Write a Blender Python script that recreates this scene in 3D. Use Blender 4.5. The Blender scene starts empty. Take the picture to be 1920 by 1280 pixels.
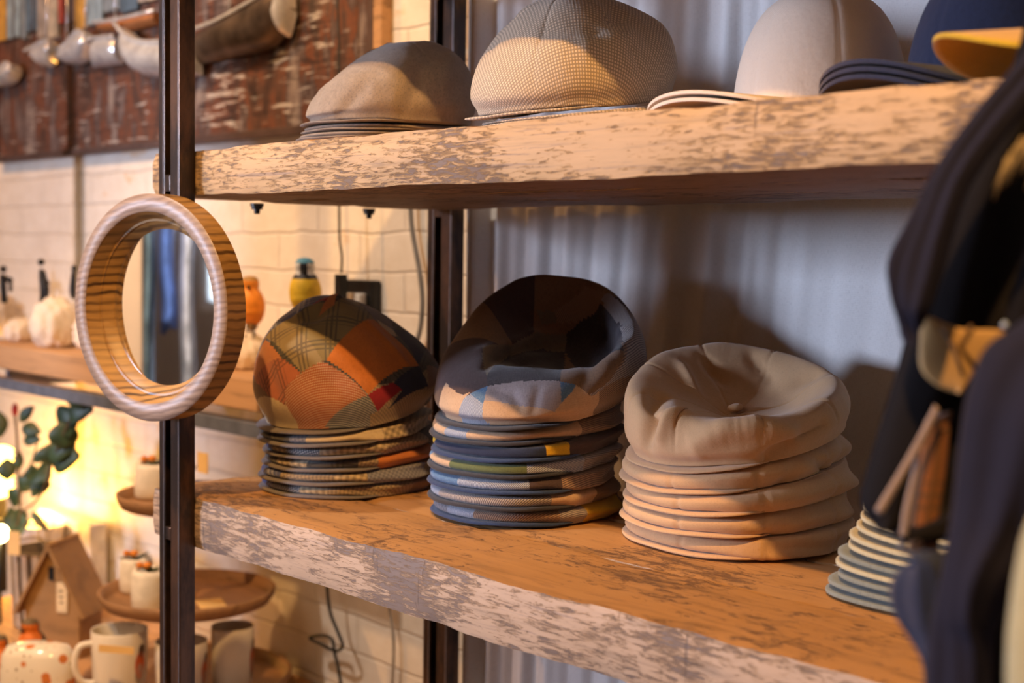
import bpy, bmesh, math, random
from math import sin, cos, pi, radians as R, sqrt, atan2
from mathutils import Vector, Matrix
random.seed(7)
SC = bpy.context.scene
COL = SC.collection

# ------------------------------------------------------------------ camera
CR = Vector((0.6821, 0.7311, 0.0145)); CU = Vector((-0.0555, 0.0320, 0.9979)); CB = Vector((0.7291, -0.6815, 0.0625))
CR.normalize(); CU = (CU - CR*CR.dot(CU)).normalized(); CB = CR.cross(CU)
CPOS = Vector((1.5142, -0.8162, 1.4873)); FPX = 2573.0
cd = bpy.data.cameras.new('camera'); cam = bpy.data.objects.new('camera', cd); COL.objects.link(cam)
mw = Matrix((CR, CU, CB)).transposed().to_4x4(); mw.translation = CPOS; cam.matrix_world = mw
cd.sensor_width = 36; cd.lens = 36*FPX/1920; cd.clip_start = .02; cd.clip_end = 60
cd.dof.use_dof = True; cd.dof.focus_distance = 1.36; cd.dof.aperture_fstop = 4.6
SC.camera = cam

def ray(px, py): return (CR*(px-960) + CU*(640-py) - CB*FPX)/FPX
def PD(px, py, d): return CPOS + ray(px, py)*d                 # point at distance d from the camera
def PY(px, py, y):
    r = ray(px, py); return CPOS + r*((y-CPOS.y)/r.y)
def PZ(px, py, z):
    r = ray(px, py); return CPOS + r*((z-CPOS.z)/r.z)

# ------------------------------------------------------------------ world, lights, exposure
w = bpy.data.worlds.new('world'); SC.world = w; w.use_nodes = True
w.node_tree.nodes['Background'].inputs[0].default_value = (.75, .85, 1, 1)
w.node_tree.nodes['Background'].inputs[1].default_value = .6
SC.view_settings.view_transform = 'Standard'; SC.view_settings.look = 'None'
SC.view_settings.exposure = 1.1; SC.view_settings.gamma = 1; SC.view_settings.use_curve_mapping = False

def lamp(name, kind, loc, target, energy, color, **kw):
    l = bpy.data.lights.new(name, kind); l.energy = energy; l.color = color
    for k, v in kw.items(): setattr(l, k, v)
    o = bpy.data.objects.new(name, l); COL.objects.link(o); o.location = loc
    if target is not None: o.rotation_euler = (Vector(target)-Vector(loc)).to_track_quat('-Z', 'Y').to_euler()
    return o
WARM = (1, .53, .17); COOL = (.60, .70, .95)
# the shop window far to the left, behind the camera
lamp('window_daylight', 'AREA', (-2.52, -4.1, 1.93), (.45, .2, 1.35), 17, COOL, shape='RECTANGLE', size=.55, size_y=.7, spread=R(70))
# ceiling spots, followed by added lights
lamp('shelf_spot', 'SPOT', (1.45, -1.40, 3.50), (.55, .1, 1.40), 132, WARM, spot_size=R(60), spot_blend=.5, shadow_soft_size=.028)
lamp('wall_spot', 'SPOT', (-1.9, -1.2, 3.5), (-1.35, .6, 1.2), 84, (1, .49, .17), spot_size=R(70), spot_blend=.6, shadow_soft_size=.03)
lamp('added_wall_fill', 'SPOT', (-.55, -1.3, 3.5), (-.32, .6, 1.35), 72, (1, .82, .66), spot_size=R(52), spot_blend=.7, shadow_soft_size=.05)  # added unseen light to brighten the right part of the brick wall
lamp('added_rack_light', 'SPOT', (-.5, -.55, 3.4), (-1.05, -1.55, 1.35), 300, (1, .86, .72), spot_size=R(36), spot_blend=.6, shadow_soft_size=.05)  # added unseen light, brightens the shirts reflected in the mirror
lamp('added_room_fill', 'AREA', (.2, -2.3, 3.3), (.3, .4, 1.3), 8.5, (1, .70, .45), shape='RECTANGLE', size=2.0, size_y=1.2)  # added soft fill that lifts the shaded parts, no visible source

# ------------------------------------------------------------------ material helpers
def new_mat(name):
    m = bpy.data.materials.new(name); m.use_nodes = True
    nt = m.node_tree; nt.nodes.clear()
    out = nt.nodes.new('ShaderNodeOutputMaterial'); b = nt.nodes.new('ShaderNodeBsdfPrincipled')
    nt.links.new(b.outputs[0], out.inputs[0]); return m, nt, b
class G:
    """tiny node graph writer"""
    def __init__(s, nt): s.nt = nt; s.L = nt.links
    def n(s, t, **kw):
        nd = s.nt.nodes.new(t)
        for k, v in kw.items(): setattr(nd, k, v)
        return nd
    def coord(s, out='Object', scale=(1,1,1), rot=(0,0,0), loc=(0,0,0)):
        c = s.n('ShaderNodeTexCoord'); m = s.n('ShaderNodeMapping')
        m.inputs['Scale'].default_value = scale; m.inputs['Rotation'].default_value = rot; m.inputs['Location'].default_value = loc
        s.L.new(c.outputs[out], m.inputs[0]); return m.outputs[0]
    def noise(s, vec, scale=5, detail=4, rough=.55, dist=0):
        t = s.n('ShaderNodeTexNoise'); t.inputs['Scale'].default_value = scale; t.inputs['Detail'].default_value = detail
        t.inputs['Roughness'].default_value = rough; t.inputs['Distortion'].default_value = dist
        if vec is not None: s.L.new(vec, t.inputs['Vector'])
        return t.outputs[0]
    def ramp(s, fac, stops, interp='LINEAR'):
        r = s.n('ShaderNodeValToRGB'); r.color_ramp.interpolation = interp
        e = r.color_ramp.elements
        while len(e) < len(stops): e.new(.5)
        for k, (p, c) in enumerate(stops):
            e[k].position = p; e[k].color = (c, c, c, 1) if isinstance(c, (int, float)) else (*c, 1)
        s.L.new(fac, r.inputs[0]); return r.outputs[0]
    def mix(s, f, a, b, mode='MIX'):
        m = s.n('ShaderNodeMix', data_type='RGBA', blend_type=mode)
        for sock, v in ((m.inputs[0], f), (m.inputs[6], a), (m.inputs[7], b)):
            if hasattr(v, 'is_output'): s.L.new(v, sock)
            elif isinstance(v, (int, float)): sock.default_value = v if sock == m.inputs[0] else (v, v, v, 1)
            else: sock.default_value = (*v, 1)
        return m.outputs[2]
    def math(s, op, a, b=0.0):
        m = s.n('ShaderNodeMath', operation=op)
        for k, v in enumerate((a, b)):
            if hasattr(v, 'is_output'): s.L.new(v, m.inputs[k])
            else: m.inputs[k].default_value = v
        return m.outputs[0]
    def bump(s, h, bsdf, strength=.3, dist=.001, prev=None):
        b = s.n('ShaderNodeBump'); b.inputs['Strength'].default_value = strength; b.inputs['Distance'].default_value = dist
        s.L.new(h, b.inputs['Height'])
        if prev is not None: s.L.new(prev, b.inputs['Normal'])
        if bsdf is not None: s.L.new(b.outputs[0], bsdf.inputs['Normal'])
        return b.outputs[0]
def plain(name, col, rough=.6, metal=0, nscale=None, namp=.25, bump=0, emit=None, es=1):
    m, nt, b = new_mat(name); g = G(nt)
    b.inputs['Roughness'].default_value = rough; b.inputs['Metallic'].default_value = metal
    v = g.coord(); nz = g.noise(v, nscale or 30, 5)
    dark = tuple(c*(1-namp) for c in col); lite = tuple(min(1, c*(1+namp*.6)) for c in col)
    g.L.new(g.ramp(nz, [(.3, dark), (.7, lite)]), b.inputs['Base Color'])
    if bump: g.bump(nz, b, bump, .003)
    if emit: b.inputs['Emission Color'].default_value = (*emit, 1); b.inputs['Emission Strength'].default_value = es
    return m

# distressed oak beam: long grain + dark rubbed marks and cross cracks
def wood_beam(name, base, dark, marks=.5, top=None, seed=0, gy=45):
    m, nt, b = new_mat(name); g = G(nt)
    v1 = g.coord(scale=(3, gy, gy), loc=(seed, 0, seed)); grain = g.noise(v1, 1.6, 8, .62, .8)
    hair = g.noise(g.coord(scale=(7, 130, 260), loc=(seed, 2, 1)), 1.0, 6, .7, .5)
    v2 = g.coord(scale=(5, 5, 5), loc=(seed*2, 1, 0)); big = g.noise(v2, 1.2, 3)
    v3 = g.coord(scale=(38, 90, 230), loc=(0, seed, 3)); mk = g.noise(v3, 1.15, 10, .78, .5)
    v5 = g.coord(scale=(4, 20, 30), loc=(2, seed, 3)); wv_ = g.noise(v5, 1.1, 5, .6, 1.2); mk = g.math('ADD', g.math('MULTIPLY', mk, .78), g.math('MULTIPLY', wv_, .22))
    v4 = g.coord(scale=(75, 10, 9), loc=(seed, 4, 0)); ck = g.noise(v4, 1.1, 5, .6, .4)
    col = g.ramp(grain, [(.28, tuple(c*.52 for c in base)), (.47, base), (.74, tuple(min(1, c*1.13) for c in base))])
    col = g.mix(g.math('MULTIPLY', g.ramp(hair, [(.57, 0.0), (.66, 1.0)]), .55), col, tuple(c*1.6 for c in dark))
    thr = g.math('ADD', mk, g.math('MULTIPLY', big, .42))
    mask = g.ramp(thr, [(.795-.1*marks, 0.0), (.86-.1*marks, 1.0)])
    col = g.mix(g.math('MULTIPLY', mask, .78), col, dark)
    cm = g.ramp(g.math('ADD', ck, g.math('MULTIPLY', big, .3)), [(.83, 0.0), (.88, 1.0)])
    col = g.mix(g.math('MULTIPLY', cm, .5), col, tuple(c*.8 for c in dark))
    g.L.new(col, b.inputs['Base Color']); b.inputs['Roughness'].default_value = .62
    h = g.math('SUBTRACT', g.math('MULTIPLY', grain, .4), g.math('ADD', mask, g.math('MULTIPLY', cm, .5)))
    g.bump(h, b, .55, .0016)
    return m
M = {}
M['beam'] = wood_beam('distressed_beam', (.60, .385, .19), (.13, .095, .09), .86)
M['beam_top'] = wood_beam('warm_lit_beam_top', (.49, .26, .10), (.12, .06, .035), .45, seed=5, gy=26)  # deeper orange paints in the warm light on top, along with wear
M['beam_low'] = wood_beam('weathered_cool_lit_beam', (.52, .365, .25), (.14, .105, .10), .66, seed=4)  # greyer base holds the cool light on the lower front, besides real marks
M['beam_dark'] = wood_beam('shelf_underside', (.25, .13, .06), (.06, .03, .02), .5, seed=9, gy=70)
M['bgwood'] = wood_beam('wall_shelf_wood', (.50, .28, .13), (.25, .13, .07), 0, seed=3)
M['tray'] = wood_beam('turned_acacia', (.34, .185, .09), (.16, .08, .04), .2, seed=12, gy=20)
M['house'] = wood_beam('bird_house_wood', (.36, .20, .075), (.25, .13, .05), .1, seed=2, gy=12)

# striped zebra wood for the mirror frame
def zebra(name, base, line, sc):
    m, nt, b = new_mat(name); g = G(nt)
    v = g.coord(rot=(0, R(9), 0)); wv = g.n('ShaderNodeTexWave', wave_type='BANDS', bands_direction='Z')
    wv.inputs['Scale'].default_value = sc; wv.inputs['Distortion'].default_value = 8; wv.inputs['Detail'].default_value = 3
    wv.inputs['Detail Scale'].default_value = .35
    g.L.new(v, wv.inputs[0])
    fine = g.noise(g.coord(scale=(30, 30, 420)), 1, 4)
    big = g.noise(g.coord(scale=(8, 8, 24)), 1, 3)
    c = g.ramp(wv.outputs[0], [(.08, line), (.30, tuple((a*2+l)/3 for a, l in zip(base, line))), (.55, base), (.95, tuple(min(1, a*1.12) for a in base))])
    c = g.mix(g.ramp(big, [(.35, .0), (.62, .75)]), c, base)
    c = g.mix(.45, c, g.ramp(fine, [(.3, .35), (.7, 1.0)]), 'MULTIPLY')
    g.L.new(c, b.inputs['Base Color']); b.inputs['Roughness'].default_value = .42
    g.bump(wv.outputs[0], b, .15, .0006); return m
M['zebra'] = zebra('striped_teak', (.42, .30, .235), (.27, .18, .14), 40)
M['zebra_warm_lit'] = zebra('striped_teak_warm_lit', (.46, .25, .075), (.07, .03, .010), 34)  # same teak, with the warm light on the ring sides put into its orange

def steel(name, col=(.06, .05, .05), rough=.38, rust=.35):
    m, nt, b = new_mat(name); g = G(nt)
    a = g.noise(g.coord(scale=(6, 6, 2)), 3, 6, .7); f = g.noise(g.coord(scale=(60, 60, 6)), 1, 5)
    c = g.ramp(a, [(.42, col), (.62, tuple(x+y*rust for x, y in zip(col, (.14, .06, .025)))), (.8, col)])
    c = g.mix(.5, c, g.ramp(f, [(.3, .5), (.7, 1.0)]), 'MULTIPLY')
    g.L.new(c, b.inputs['Base Color']); b.inputs['Metallic'].default_value = .75; b.inputs['Roughness'].default_value = rough
    g.bump(f, b, .2, .0006); return m
M['steel'] = steel('raw_dark_steel', (.055, .040, .034), .30, .9)
M['steel_edge'] = plain('steel_edge_glint', (.42, .42, .46), .3, .9, 60)  # pale bluish tone paints the reflections along the post edges
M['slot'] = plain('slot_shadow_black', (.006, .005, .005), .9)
M['bolt'] = plain('black_bolt', (.03, .03, .03), .4, .7)
M['greybar'] = plain('grey_steel_bar', (.17, .19, .24), .45, .4)

# painted brick wall
def brick_mat():
    m, nt, b = new_mat('white_painted_brick'); g = G(nt)
    wob = g.noise(g.coord(scale=(9, 9, 9)), 1, 3); wob2 = g.noise(g.coord(scale=(9, 9, 9), loc=(5, 3, 1)), 1, 3)
    c = g.n('ShaderNodeTexCoord'); sep = g.n('ShaderNodeSeparateXYZ'); g.L.new(c.outputs['Object'], sep.inputs[0])
    cb = g.n('ShaderNodeCombineXYZ')
    g.L.new(g.math('ADD', sep.outputs[0], g.math('MULTIPLY', wob, .02)), cb.inputs[0])
    g.L.new(g.math('ADD', sep.outputs[2], g.math('MULTIPLY', wob2, .016)), cb.inputs[1])
    br = g.n('ShaderNodeTexBrick'); g.L.new(cb.outputs[0], br.inputs[0])
    br.inputs['Scale'].default_value = 1; br.inputs['Brick Width'].default_value = .25; br.inputs['Row Height'].default_value = .0665
    br.inputs['Mortar Size'].default_value = .0035; br.inputs['Mortar Smooth'].default_value = .8
    big = g.noise(g.coord(scale=(3, 3, 5)), 1.3, 4); sp = g.noise(g.coord(scale=(14, 14, 20)), 1, 5, .7)
    base = g.ramp(sp, [(.3, (.74, .68, .60)), (.7, (.86, .82, .76))])
    base = g.mix(g.ramp(g.math('ADD', big, g.math('MULTIPLY', sp, .5)), [(.90, 0.0), (.96, .75)]), base, (.72, .48, .27))
    mort = g.math('MULTIPLY', br.outputs['Fac'], g.math('MULTIPLY', big, .42))
    base = g.mix(mort, base, (.44, .38, .33))
    g.L.new(base, b.inputs['Base Color']); b.inputs['Roughness'].default_value = .55
    h = g.math('SUBTRACT', g.math('MULTIPLY', sp, .45), br.outputs['Fac'])
    g.bump(h, b, .55, .005); return m
M['brick'] = brick_mat()
M['plaster'] = plain('warm_plaster', (.42, .36, .30), .8, 0, 4, .1)
M['floor'] = wood_beam('floor_boards', (.30, .18, .10), (.10, .06, .04), .1, seed=1, gy=8)

# ------------------------------------------------------------------ fabrics (all use the UV map, in metres of cloth)
def fabric(name, c1, c2=None, kind='weave', sc=700, rough=.85, bump=.35, blotch=.14, ang=0.0, sheen=.25):
    m, nt, b = new_mat(name); g = G(nt)
    b.inputs['Roughness'].default_value = rough
    b.inputs['Sheen Weight'].default_value = sheen; b.inputs['Specular IOR Level'].default_value = .25
    c2 = c2 or tuple(x*.72 for x in c1)
    uv = g.coord('UV', rot=(0, 0, ang)); s = g.n('ShaderNodeSeparateXYZ'); g.L.new(uv, s.inputs[0])
    U, V = s.outputs[0], s.outputs[1]
    def wv(x, f, ph=0): return g.math('ADD', g.math('MULTIPLY', g.math('SINE', g.math('ADD', g.math('MULTIPLY', x, f*6.2832), ph)), .5), .5)
    fu, fv = wv(U, sc), wv(V, sc)
    w_ = g.math('MULTIPLY', fu, fv)
    blot = g.noise(g.coord('UV', scale=(60, 60, 60)), 1, 5, .65)
    if kind == 'weave':
        fib = g.noise(g.coord('UV', scale=(1500, 180, 1), rot=(0, 0, ang)), 1, 3); fib2 = g.noise(g.coord('UV', scale=(180, 1500, 1), rot=(0, 0, ang)), 1, 3)
        f = g.ramp(g.math('ADD', fib, fib2), [(.75, 0.0), (1.25, 1.0)]); col = g.mix(f, c2, c1)
    elif kind == 'knit':      # coarse basket weave
        col = g.mix(g.ramp(w_, [(.08, 0.0), (.5, 1.0)]), c2, c1)
    elif kind == 'hound':     # small bright dots on colour
        col = g.mix(g.ramp(w_, [(.40, 0.0), (.52, 1.0)]), c1, c2)
    elif kind == 'twill':
        t = wv(g.math('ADD', U, V), sc); f2 = g.noise(g.coord('UV', scale=(400, 400, 1)), 1, 3)
        col = g.mix(g.ramp(g.math('ADD', t, g.math('MULTIPLY', f2, .5)), [(.5, 0.0), (.85, 1.0)]), c2, c1)
    elif kind == 'check':     # glen check
        a = g.ramp(wv(U, sc*.14), [(.45, 0.0), (.55, 1.0)]); bb = g.ramp(wv(V, sc*.14), [(.45, 0.0), (.55, 1.0)])
        k = g.math('MULTIPLY', g.math('ADD', a, bb), .5)
        col = g.mix(g.math('MULTIPLY', k, g.ramp(w_, [(.1, .45), (.4, 1.0)])), c1, c2)
    elif kind == 'plaid':
        a = g.ramp(g.math('MULTIPLY', wv(U, 24), wv(U, 150)), [(.45, 0.0), (.6, 1.0)]); bb = g.ramp(g.math('MULTIPLY', wv(V, 24, 1.3), wv(V, 150)), [(.45, 0.0), (.6, 1.0)])
        fine = g.ramp(wv(g.math('ADD', U, V), sc), [(.3, .6), (.7, 1.0)])
        col = g.mix(g.math('MULTIPLY', g.math('MAXIMUM', a, bb), g.math('MULTIPLY', fine, .8)), c1, c2)
    elif kind == 'plain': col = g.mix(w_, c1, tuple(x*.9 for x in c1))
    col = g.mix(g.ramp(blot, [(.3, 0.0), (.7, blotch*1.6)]), col, tuple(x*.55 for x in c1))
    g.L.new(col, b.inputs['Base Color'])
    n1 = g.bump(w_, None, bump, .0006)
    g.bump(g.noise(g.coord('UV', scale=(25, 25, 25)), 1, 4, .6), b, .35, .004, n1)
    return m
F = {}
F['orange'] = fabric('orange_wool', (.62, .20, .045), None, 'weave', 600)
F['rust_hound'] = fabric('rust_birdseye', (.42, .13, .06), (.75, .58, .42), 'hound', 330)
F['grey_hound'] = fabric('grey_birdseye', (.10, .11, .13), (.68, .66, .60), 'hound', 330)
F['brick_plaid'] = fabric('brick_plaid', (.52, .17, .09), (.10, .05, .05), 'plaid', 500)
F['olive_plaid'] = fabric('olive_plaid', (.28, .22, .11), (.06, .06, .07), 'plaid', 500)
F['cream'] = fabric('cream_wool', (.66, .52, .32), None, 'weave', 500)
F['crimson'] = fabric('crimson_wool', (.32, .02, .035), None, 'weave', 500)
F['navywool'] = fabric('navy_wool', (.03, .04, .085), (.02, .025, .05), 'twill', 350)
F['blueplaid'] = fabric('blue_plaid', (.07, .09, .22), (.45, .45, .5), 'plaid', 420)
F['dkplaid'] = fabric('charcoal_plaid', (.10, .095, .085), (.03, .03, .035), 'plaid', 420)
F['glen'] = fabric('glen_check', (.62, .48, .28), (.07, .055, .045), 'check', 900)
F['glen2'] = fabric('fine_check', (.46, .34, .20), (.08, .07, .06), 'check', 1500)
F['glenblue'] = fabric('blue_grey_check', (.30, .30, .33), (.06, .07, .12), 'check', 1500)
F['greywool'] = fabric('grey_felt_wool', (.21, .185, .175), (.12, .105, .10), 'weave', 700)
F['dklining'] = fabric('dark_lining', (.035, .034, .045), None, 'weave', 600)
F['navylin'] = fabric('navy_lining', (.025, .05, .14), (.015, .03, .085), 'weave', 600)
F['tan_lin'] = fabric('tan_linen', (.60, .40, .25), (.46, .30, .19), 'weave', 600)
F['brown_lin'] = fabric('brown_linen', (.25, .15, .09), (.15, .09, .06), 'weave', 600)
F['mauve_lin'] = fabric('grey_mauve_linen', (.38, .33, .34), (.25, .21, .24), 'weave', 600)
F['choc'] = fabric('dark_brown_linen', (.085, .055, .055), (.05, .035, .04), 'weave', 600)
F['dnim'] = fabric('washed_denim', (.09, .19, .36), (.22, .34, .5), 'weave', 600)
F['twillgrey'] = fabric('grey_twill', (.46, .40, .36), (.10, .09, .12), 'twill', 330)
F['twillbrown'] = fabric('brown_twill', (.40, .26, .17), (.10, .07, .07), 'twill', 330)
F['bluetwill'] = fabric('blue_white_twill', (.50, .54, .62), (.07, .10, .20), 'twill', 420)
F['oliveg'] = fabric('olive_green_linen', (.13, .16, .06), (.08, .10, .05), 'weave', 600)
F['mustard'] = fabric('mustard_cotton', (.70, .42, .02), (.58, .33, .015), 'weave', 500)
F['beige'] = fabric('beige_cotton', (.63, .395, .21), (.55, .34, .18), 'weave', 900, bump=.2, blotch=.05)
F['khaki'] = fabric('khaki_cotton', (.56, .50, .31), (.46, .41, .25), 'weave', 900, bump=.2, blotch=.05)
F['sage'] = fabric('grey_green_cotton', (.25, .275, .23), (.18, .20, .18), 'weave', 900, bump=.2)
F['linen'] = fabric('grey_brown_linen', (.38, .30, .235), (.15, .135, .135), 'weave', 700, blotch=.3)
F['basket'] = fabric('beige_basket_weave', (.74, .60, .45), (.33, .265, .20), 'knit', 270)
F['ivory'] = fabric('ivory_cotton', (.82, .70, .58), (.76, .64, .53), 'weave', 800, blotch=.03)
F['navycot'] = fabric('navy_cotton', (.018, .028, .075), (.012, .018, .045), 'weave', 700)
F['blacknavy'] = fabric('black_navy_cloth', (.0055, .0045, .0075), (.004, .0035, .006), 'weave', 500, sheen=0)
F['slate'] = fabric('slate_navy_cloth', (.013, .0125, .030), (.009, .009, .020), 'weave', 500, sheen=.03)
F['curtain'] = fabric('white_muslin', (.74, .73, .72), (.64, .63, .62), 'weave', 500, bump=.1, blotch=.02)
F['deeporange'] = fabric('faded_orange_wool', (.62, .24, .10), None, 'weave', 600)
F['charcoal'] = fabric('charcoal_linen', (.05, .042, .05), (.10, .095, .10), 'weave', 600)
F['olivebrown'] = fabric('olive_brown_linen', (.20, .155, .11), (.13, .10, .08), 'weave', 600)
F['tanplaid'] = fabric('tan_plaid', (.36, .28, .16), (.07, .06, .07), 'plaid', 500)
F['tanleather'] = plain('tan_leather', (.60, .38, .16), .6, 0, 20, .15)
F['strap'] = fabric('pale_pink_ribbon', (.42, .33, .31), None, 'weave', 500)
F['copper'] = fabric('copper_brown_silk', (.32, .12, .04), (.10, .07, .04), 'plaid', 300, rough=.5)
F['pale_olive'] = fabric('pale_olive_cloth', (.52, .48, .30), None, 'weave', 500)

# ------------------------------------------------------------------ object helpers
def obj(name, me, mats=None, parent=None, smooth=True):
    o = bpy.data.objects.new(name, me); COL.objects.link(o)
    for m in (mats if isinstance(mats, (list, tuple)) else [mats]):
        if m: me.materials.append(m)
    if smooth:
        for p in me.polygons: p.use_smooth = True
    if parent: o.parent = parent
    return o
def bmobj(name, bm, mats, parent=None, smooth=False, bevel=0):
    me = bpy.data.meshes.new(name); bmesh.ops.recalc_face_normals(bm, faces=bm.faces); bm.to_mesh(me); bm.free()
    o = obj(name, me, mats, parent, smooth)
    if bevel:
        md = o.modifiers.new('bevel', 'BEVEL'); md.width = bevel; md.segments = 3; md.limit_method = 'ANGLE'
    return o
def thing(name, label, cat, loc=(0,0,0), rz=0, group=None):
    o = bpy.data.objects.new(name, None); COL.objects.link(o); o.location = loc; o.rotation_euler = (0, 0, rz)
    o.empty_display_size = .05; tag(o, label, cat, group); return o
def tag(o, label=None, cat=None, group=None, kind=None):
    if label: o['label'] = label
    if cat: o['category'] = cat
    if group: o['group'] = group
    if kind: o['kind'] = kind
    return o
def box(bm, x0, x1, y0, y1, z0, z1):
    vs = [bm.verts.new((x, y, z)) for x in (x0, x1) for y in (y0, y1) for z in (z0, z1)]
    for f in ((0,1,3,2), (4,6,7,5), (0,4,5,1), (2,3,7,6), (0,2,6,4), (1,5,7,3)): bm.faces.new([vs[i] for i in f])
def lathe(bm, prof, n=48, axis='z', c=(0,0,0), sx=1, sy=1, close=True):
    rings = []
    for r, z in prof:
        if r < 1e-6: rings.append([bm.verts.new((c[0], c[1], c[2]+z) if axis == 'z' else (c[0], c[1]+z, c[2]))])
        else:
            rg = []
            for k in range(n):
                a = 2*pi*k/n; p = (r*cos(a)*sx, r*sin(a)*sy)
                rg.append(bm.verts.new((c[0]+p[0], c[1]+p[1], c[2]+z) if axis == 'z' else (c[0]+p[0], c[1]+z, c[2]+p[1])))
            rings.append(rg)
    for a, b_ in zip(rings, rings[1:]):
        for k in range(n):
            q = [a[k % len(a)], a[(k+1) % len(a)], b_[(k+1) % len(b_)], b_[k % len(b_)]]
            q = list(dict.fromkeys(q))
            if len(q) > 2: bm.faces.new(q)
def tube(bm, pts, r, n=10):
    pts = [Vector(p) for p in pts]; rings = []; up = Vector((0, 0, 1)); prev = None
    for i, p in enumerate(pts):
        t = (pts[min(i+1, len(pts)-1)] - pts[max(i-1, 0)]).normalized()
        a = (prev - t*prev.dot(t)) if prev else (up.cross(t) if abs(t.z) < .95 else Vector((1, 0, 0)).cross(t))
        a.normalize(); prev = a; b_ = t.cross(a); rr = r[i] if isinstance(r, (list, tuple)) else r
        rings.append([bm.verts.new(p + a*rr*cos(2*pi*k/n) + b_*rr*sin(2*pi*k/n)) for k in range(n)])
    for x, y in zip(rings, rings[1:]):
        for k in range(n): bm.faces.new((x[k], x[(k+1) % n], y[(k+1) % n], y[k]))
    bm.faces.new(rings[0][::-1]); bm.faces.new(rings[-1])
def smooth_path(pts, k=8):
    pts = [Vector(p) for p in pts]; out = []
    for i in range(len(pts)-1):
        p0, p1, p2, p3 = pts[max(i-1, 0)], pts[i], pts[i+1], pts[min(i+2, len(pts)-1)]
        for j in range(k):
            t = j/k; out.append(.5*((2*p1) + (p2-p0)*t + (2*p0-5*p1+4*p2-p3)*t*t + (3*p1-p0-3*p2+p3)*t**3))
    out.append(pts[-1]); return out
def cr(v, t, per=False):
    """Catmull-Rom through list v (floats), t in index units"""
    n = len(v); i = int(math.floor(t)); f = t-i
    if per: a, b_, c, d = (v[(i+k) % n] for k in (-1, 0, 1, 2))
    else: a, b_, c, d = (v[min(max(i+k, 0), n-1)] for k in (-1, 0, 1, 2))
    return .5*(2*b_ + (c-a)*f + (2*a-5*b_+4*c-d)*f*f + (3*b_-a-3*c+d)*f**3)
def wob(x, y, z, s=1.0, ph=0):
    return (sin(x*37*s+ph)+sin(y*41*s+1.7*ph+2)+sin((x+y)*29*s+z*53*s+ph*.7)+sin((x-y)*61*s+ph*2.1)*.6)/3.6

# ------------------------------------------------------------------ the setting
def struct(name, bm, m, bevel=0):
    o = bmobj(name, bm, m, None, False, bevel); o['kind'] = 'structure'; return o
def sbox(name, m, *a):
    bm = bmesh.new(); box(bm, *a); return struct(name, bm, m)
sbox('wall_back', M['brick'], -3.6, 3.2, .60, .75, 0, 3.8)
sbox('wall_left', M['plaster'], -3.75, -3.6, -4.4, .75, 0, 3.8)
sbox('wall_right', M['plaster'], 3.2, 3.35, -4.4, .75, 0, 3.8)
sbox('floor', M['floor'], -3.75, 3.35, -4.4, .75, -.1, 0)
sbox('ceiling', M['plaster'], -3.75, 3.35, -4.4, .75, 3.8, 3.9)
bm = bmesh.new()
box(bm, -3.75, -2.9, -4.4, -4.25, 0, 3.8); box(bm, -2.2, 3.35, -4.4, -4.25, 0, 3.8)
box(bm, -2.9, -2.2, -4.4, -4.25, 0, 1.2); box(bm, -2.9, -2.2, -4.4, -4.25, 2.4, 3.8)
struct('wall_front', bm, M['plaster'])
bm = bmesh.new(); box(bm, -2.9, -2.2, -4.36, -4.35, 1.2, 2.4)
skyp = plain('daylight_pane', (.8, .85, .9), .5, 0, 3, .05, emit=(.75, .87, 1), es=3.0)
struct('window_1', bm, skyp)
bm = bmesh.new()
for a in ((-2.9, -2.85), (-2.57, -2.53), (-2.25, -2.2)): box(bm, a[0], a[1], -4.34, -4.25, 1.2, 2.4)
box(bm, -2.85, -2.25, -4.34, -4.25, 1.2, 1.25); box(bm, -2.85, -2.25, -4.34, -4.25, 2.35, 2.4)
struct('trim_1', bm, plain('white_frame', (.7, .7, .7), .5))

# ------------------------------------------------------------------ plank shelves (front board, back board)
def plank(bm, x0, x1, y0, y1, z0, z1, seed, ny=6, nz=4, dx=.011):
    """long board with slightly worn, wavy arrises; faces get material 0 side / 1 top / 2 underside"""
    nx = int((x1-x0)/dx); random.seed(seed)
    ph = [random.uniform(0, 6) for _ in range(8)]
    sec = []
    for k in range(ny+1): sec.append((k/ny, 0, 2))
    for k in range(1, nz+1): sec.append((1, k/nz, 0))
    for k in range(ny-1, -1, -1): sec.append((k/ny, 1, 1))
    for k in range(nz-1, 0, -1): sec.append((0, k/nz, 0))
    rings = []
    for i in range(nx+1):
        x = x0+(x1-x0)*i/nx; rg = []
        for j, (u, v, _) in enumerate(sec):
            y = y0+(y1-y0)*u; z = z0+(z1-z0)*v; xx = x
            fn = lambda f, p: sin(x*f+p)+.6*sin(x*f*2.7+p*2)+.35*sin(x*f*7.3+p*3)
            if u == 0: y += .0009*fn(23, ph[0]) + (.0022+.0016*max(0, fn(31, ph[1])) if v in (0, 1) else 0)
            if v == 1: z += .0006*fn(17, ph[2]) - (.0016+.0012*max(0, fn(27, ph[3])) if u in (0, 1) else 0)
            if v == 0: z += .0008*fn(14, ph[4]) + (.0016 if u in (0, 1) else 0)
            if i in (0, nx): xx += (.003 if i == 0 else -.003) if (u in (0, 1) or v in (0, 1)) else 0
            rg.append(bm.verts.new((xx, y, z)))
        rings.append(rg)
    n = len(sec)
    for a, b_ in zip(rings, rings[1:]):
        for k in range(n):
            f = bm.faces.new((a[k], a[(k+1) % n], b_[(k+1) % n], b_[k]))
            k2 = (k+1) % n
            f.material_index = 1 if sec[k][1] == 1 and sec[k2][1] == 1 else (2 if sec[k][1] == 0 and sec[k2][1] == 0 else 0)
    bm.faces.new(rings[0][::-1]); bm.faces.new(rings[-1])
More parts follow.
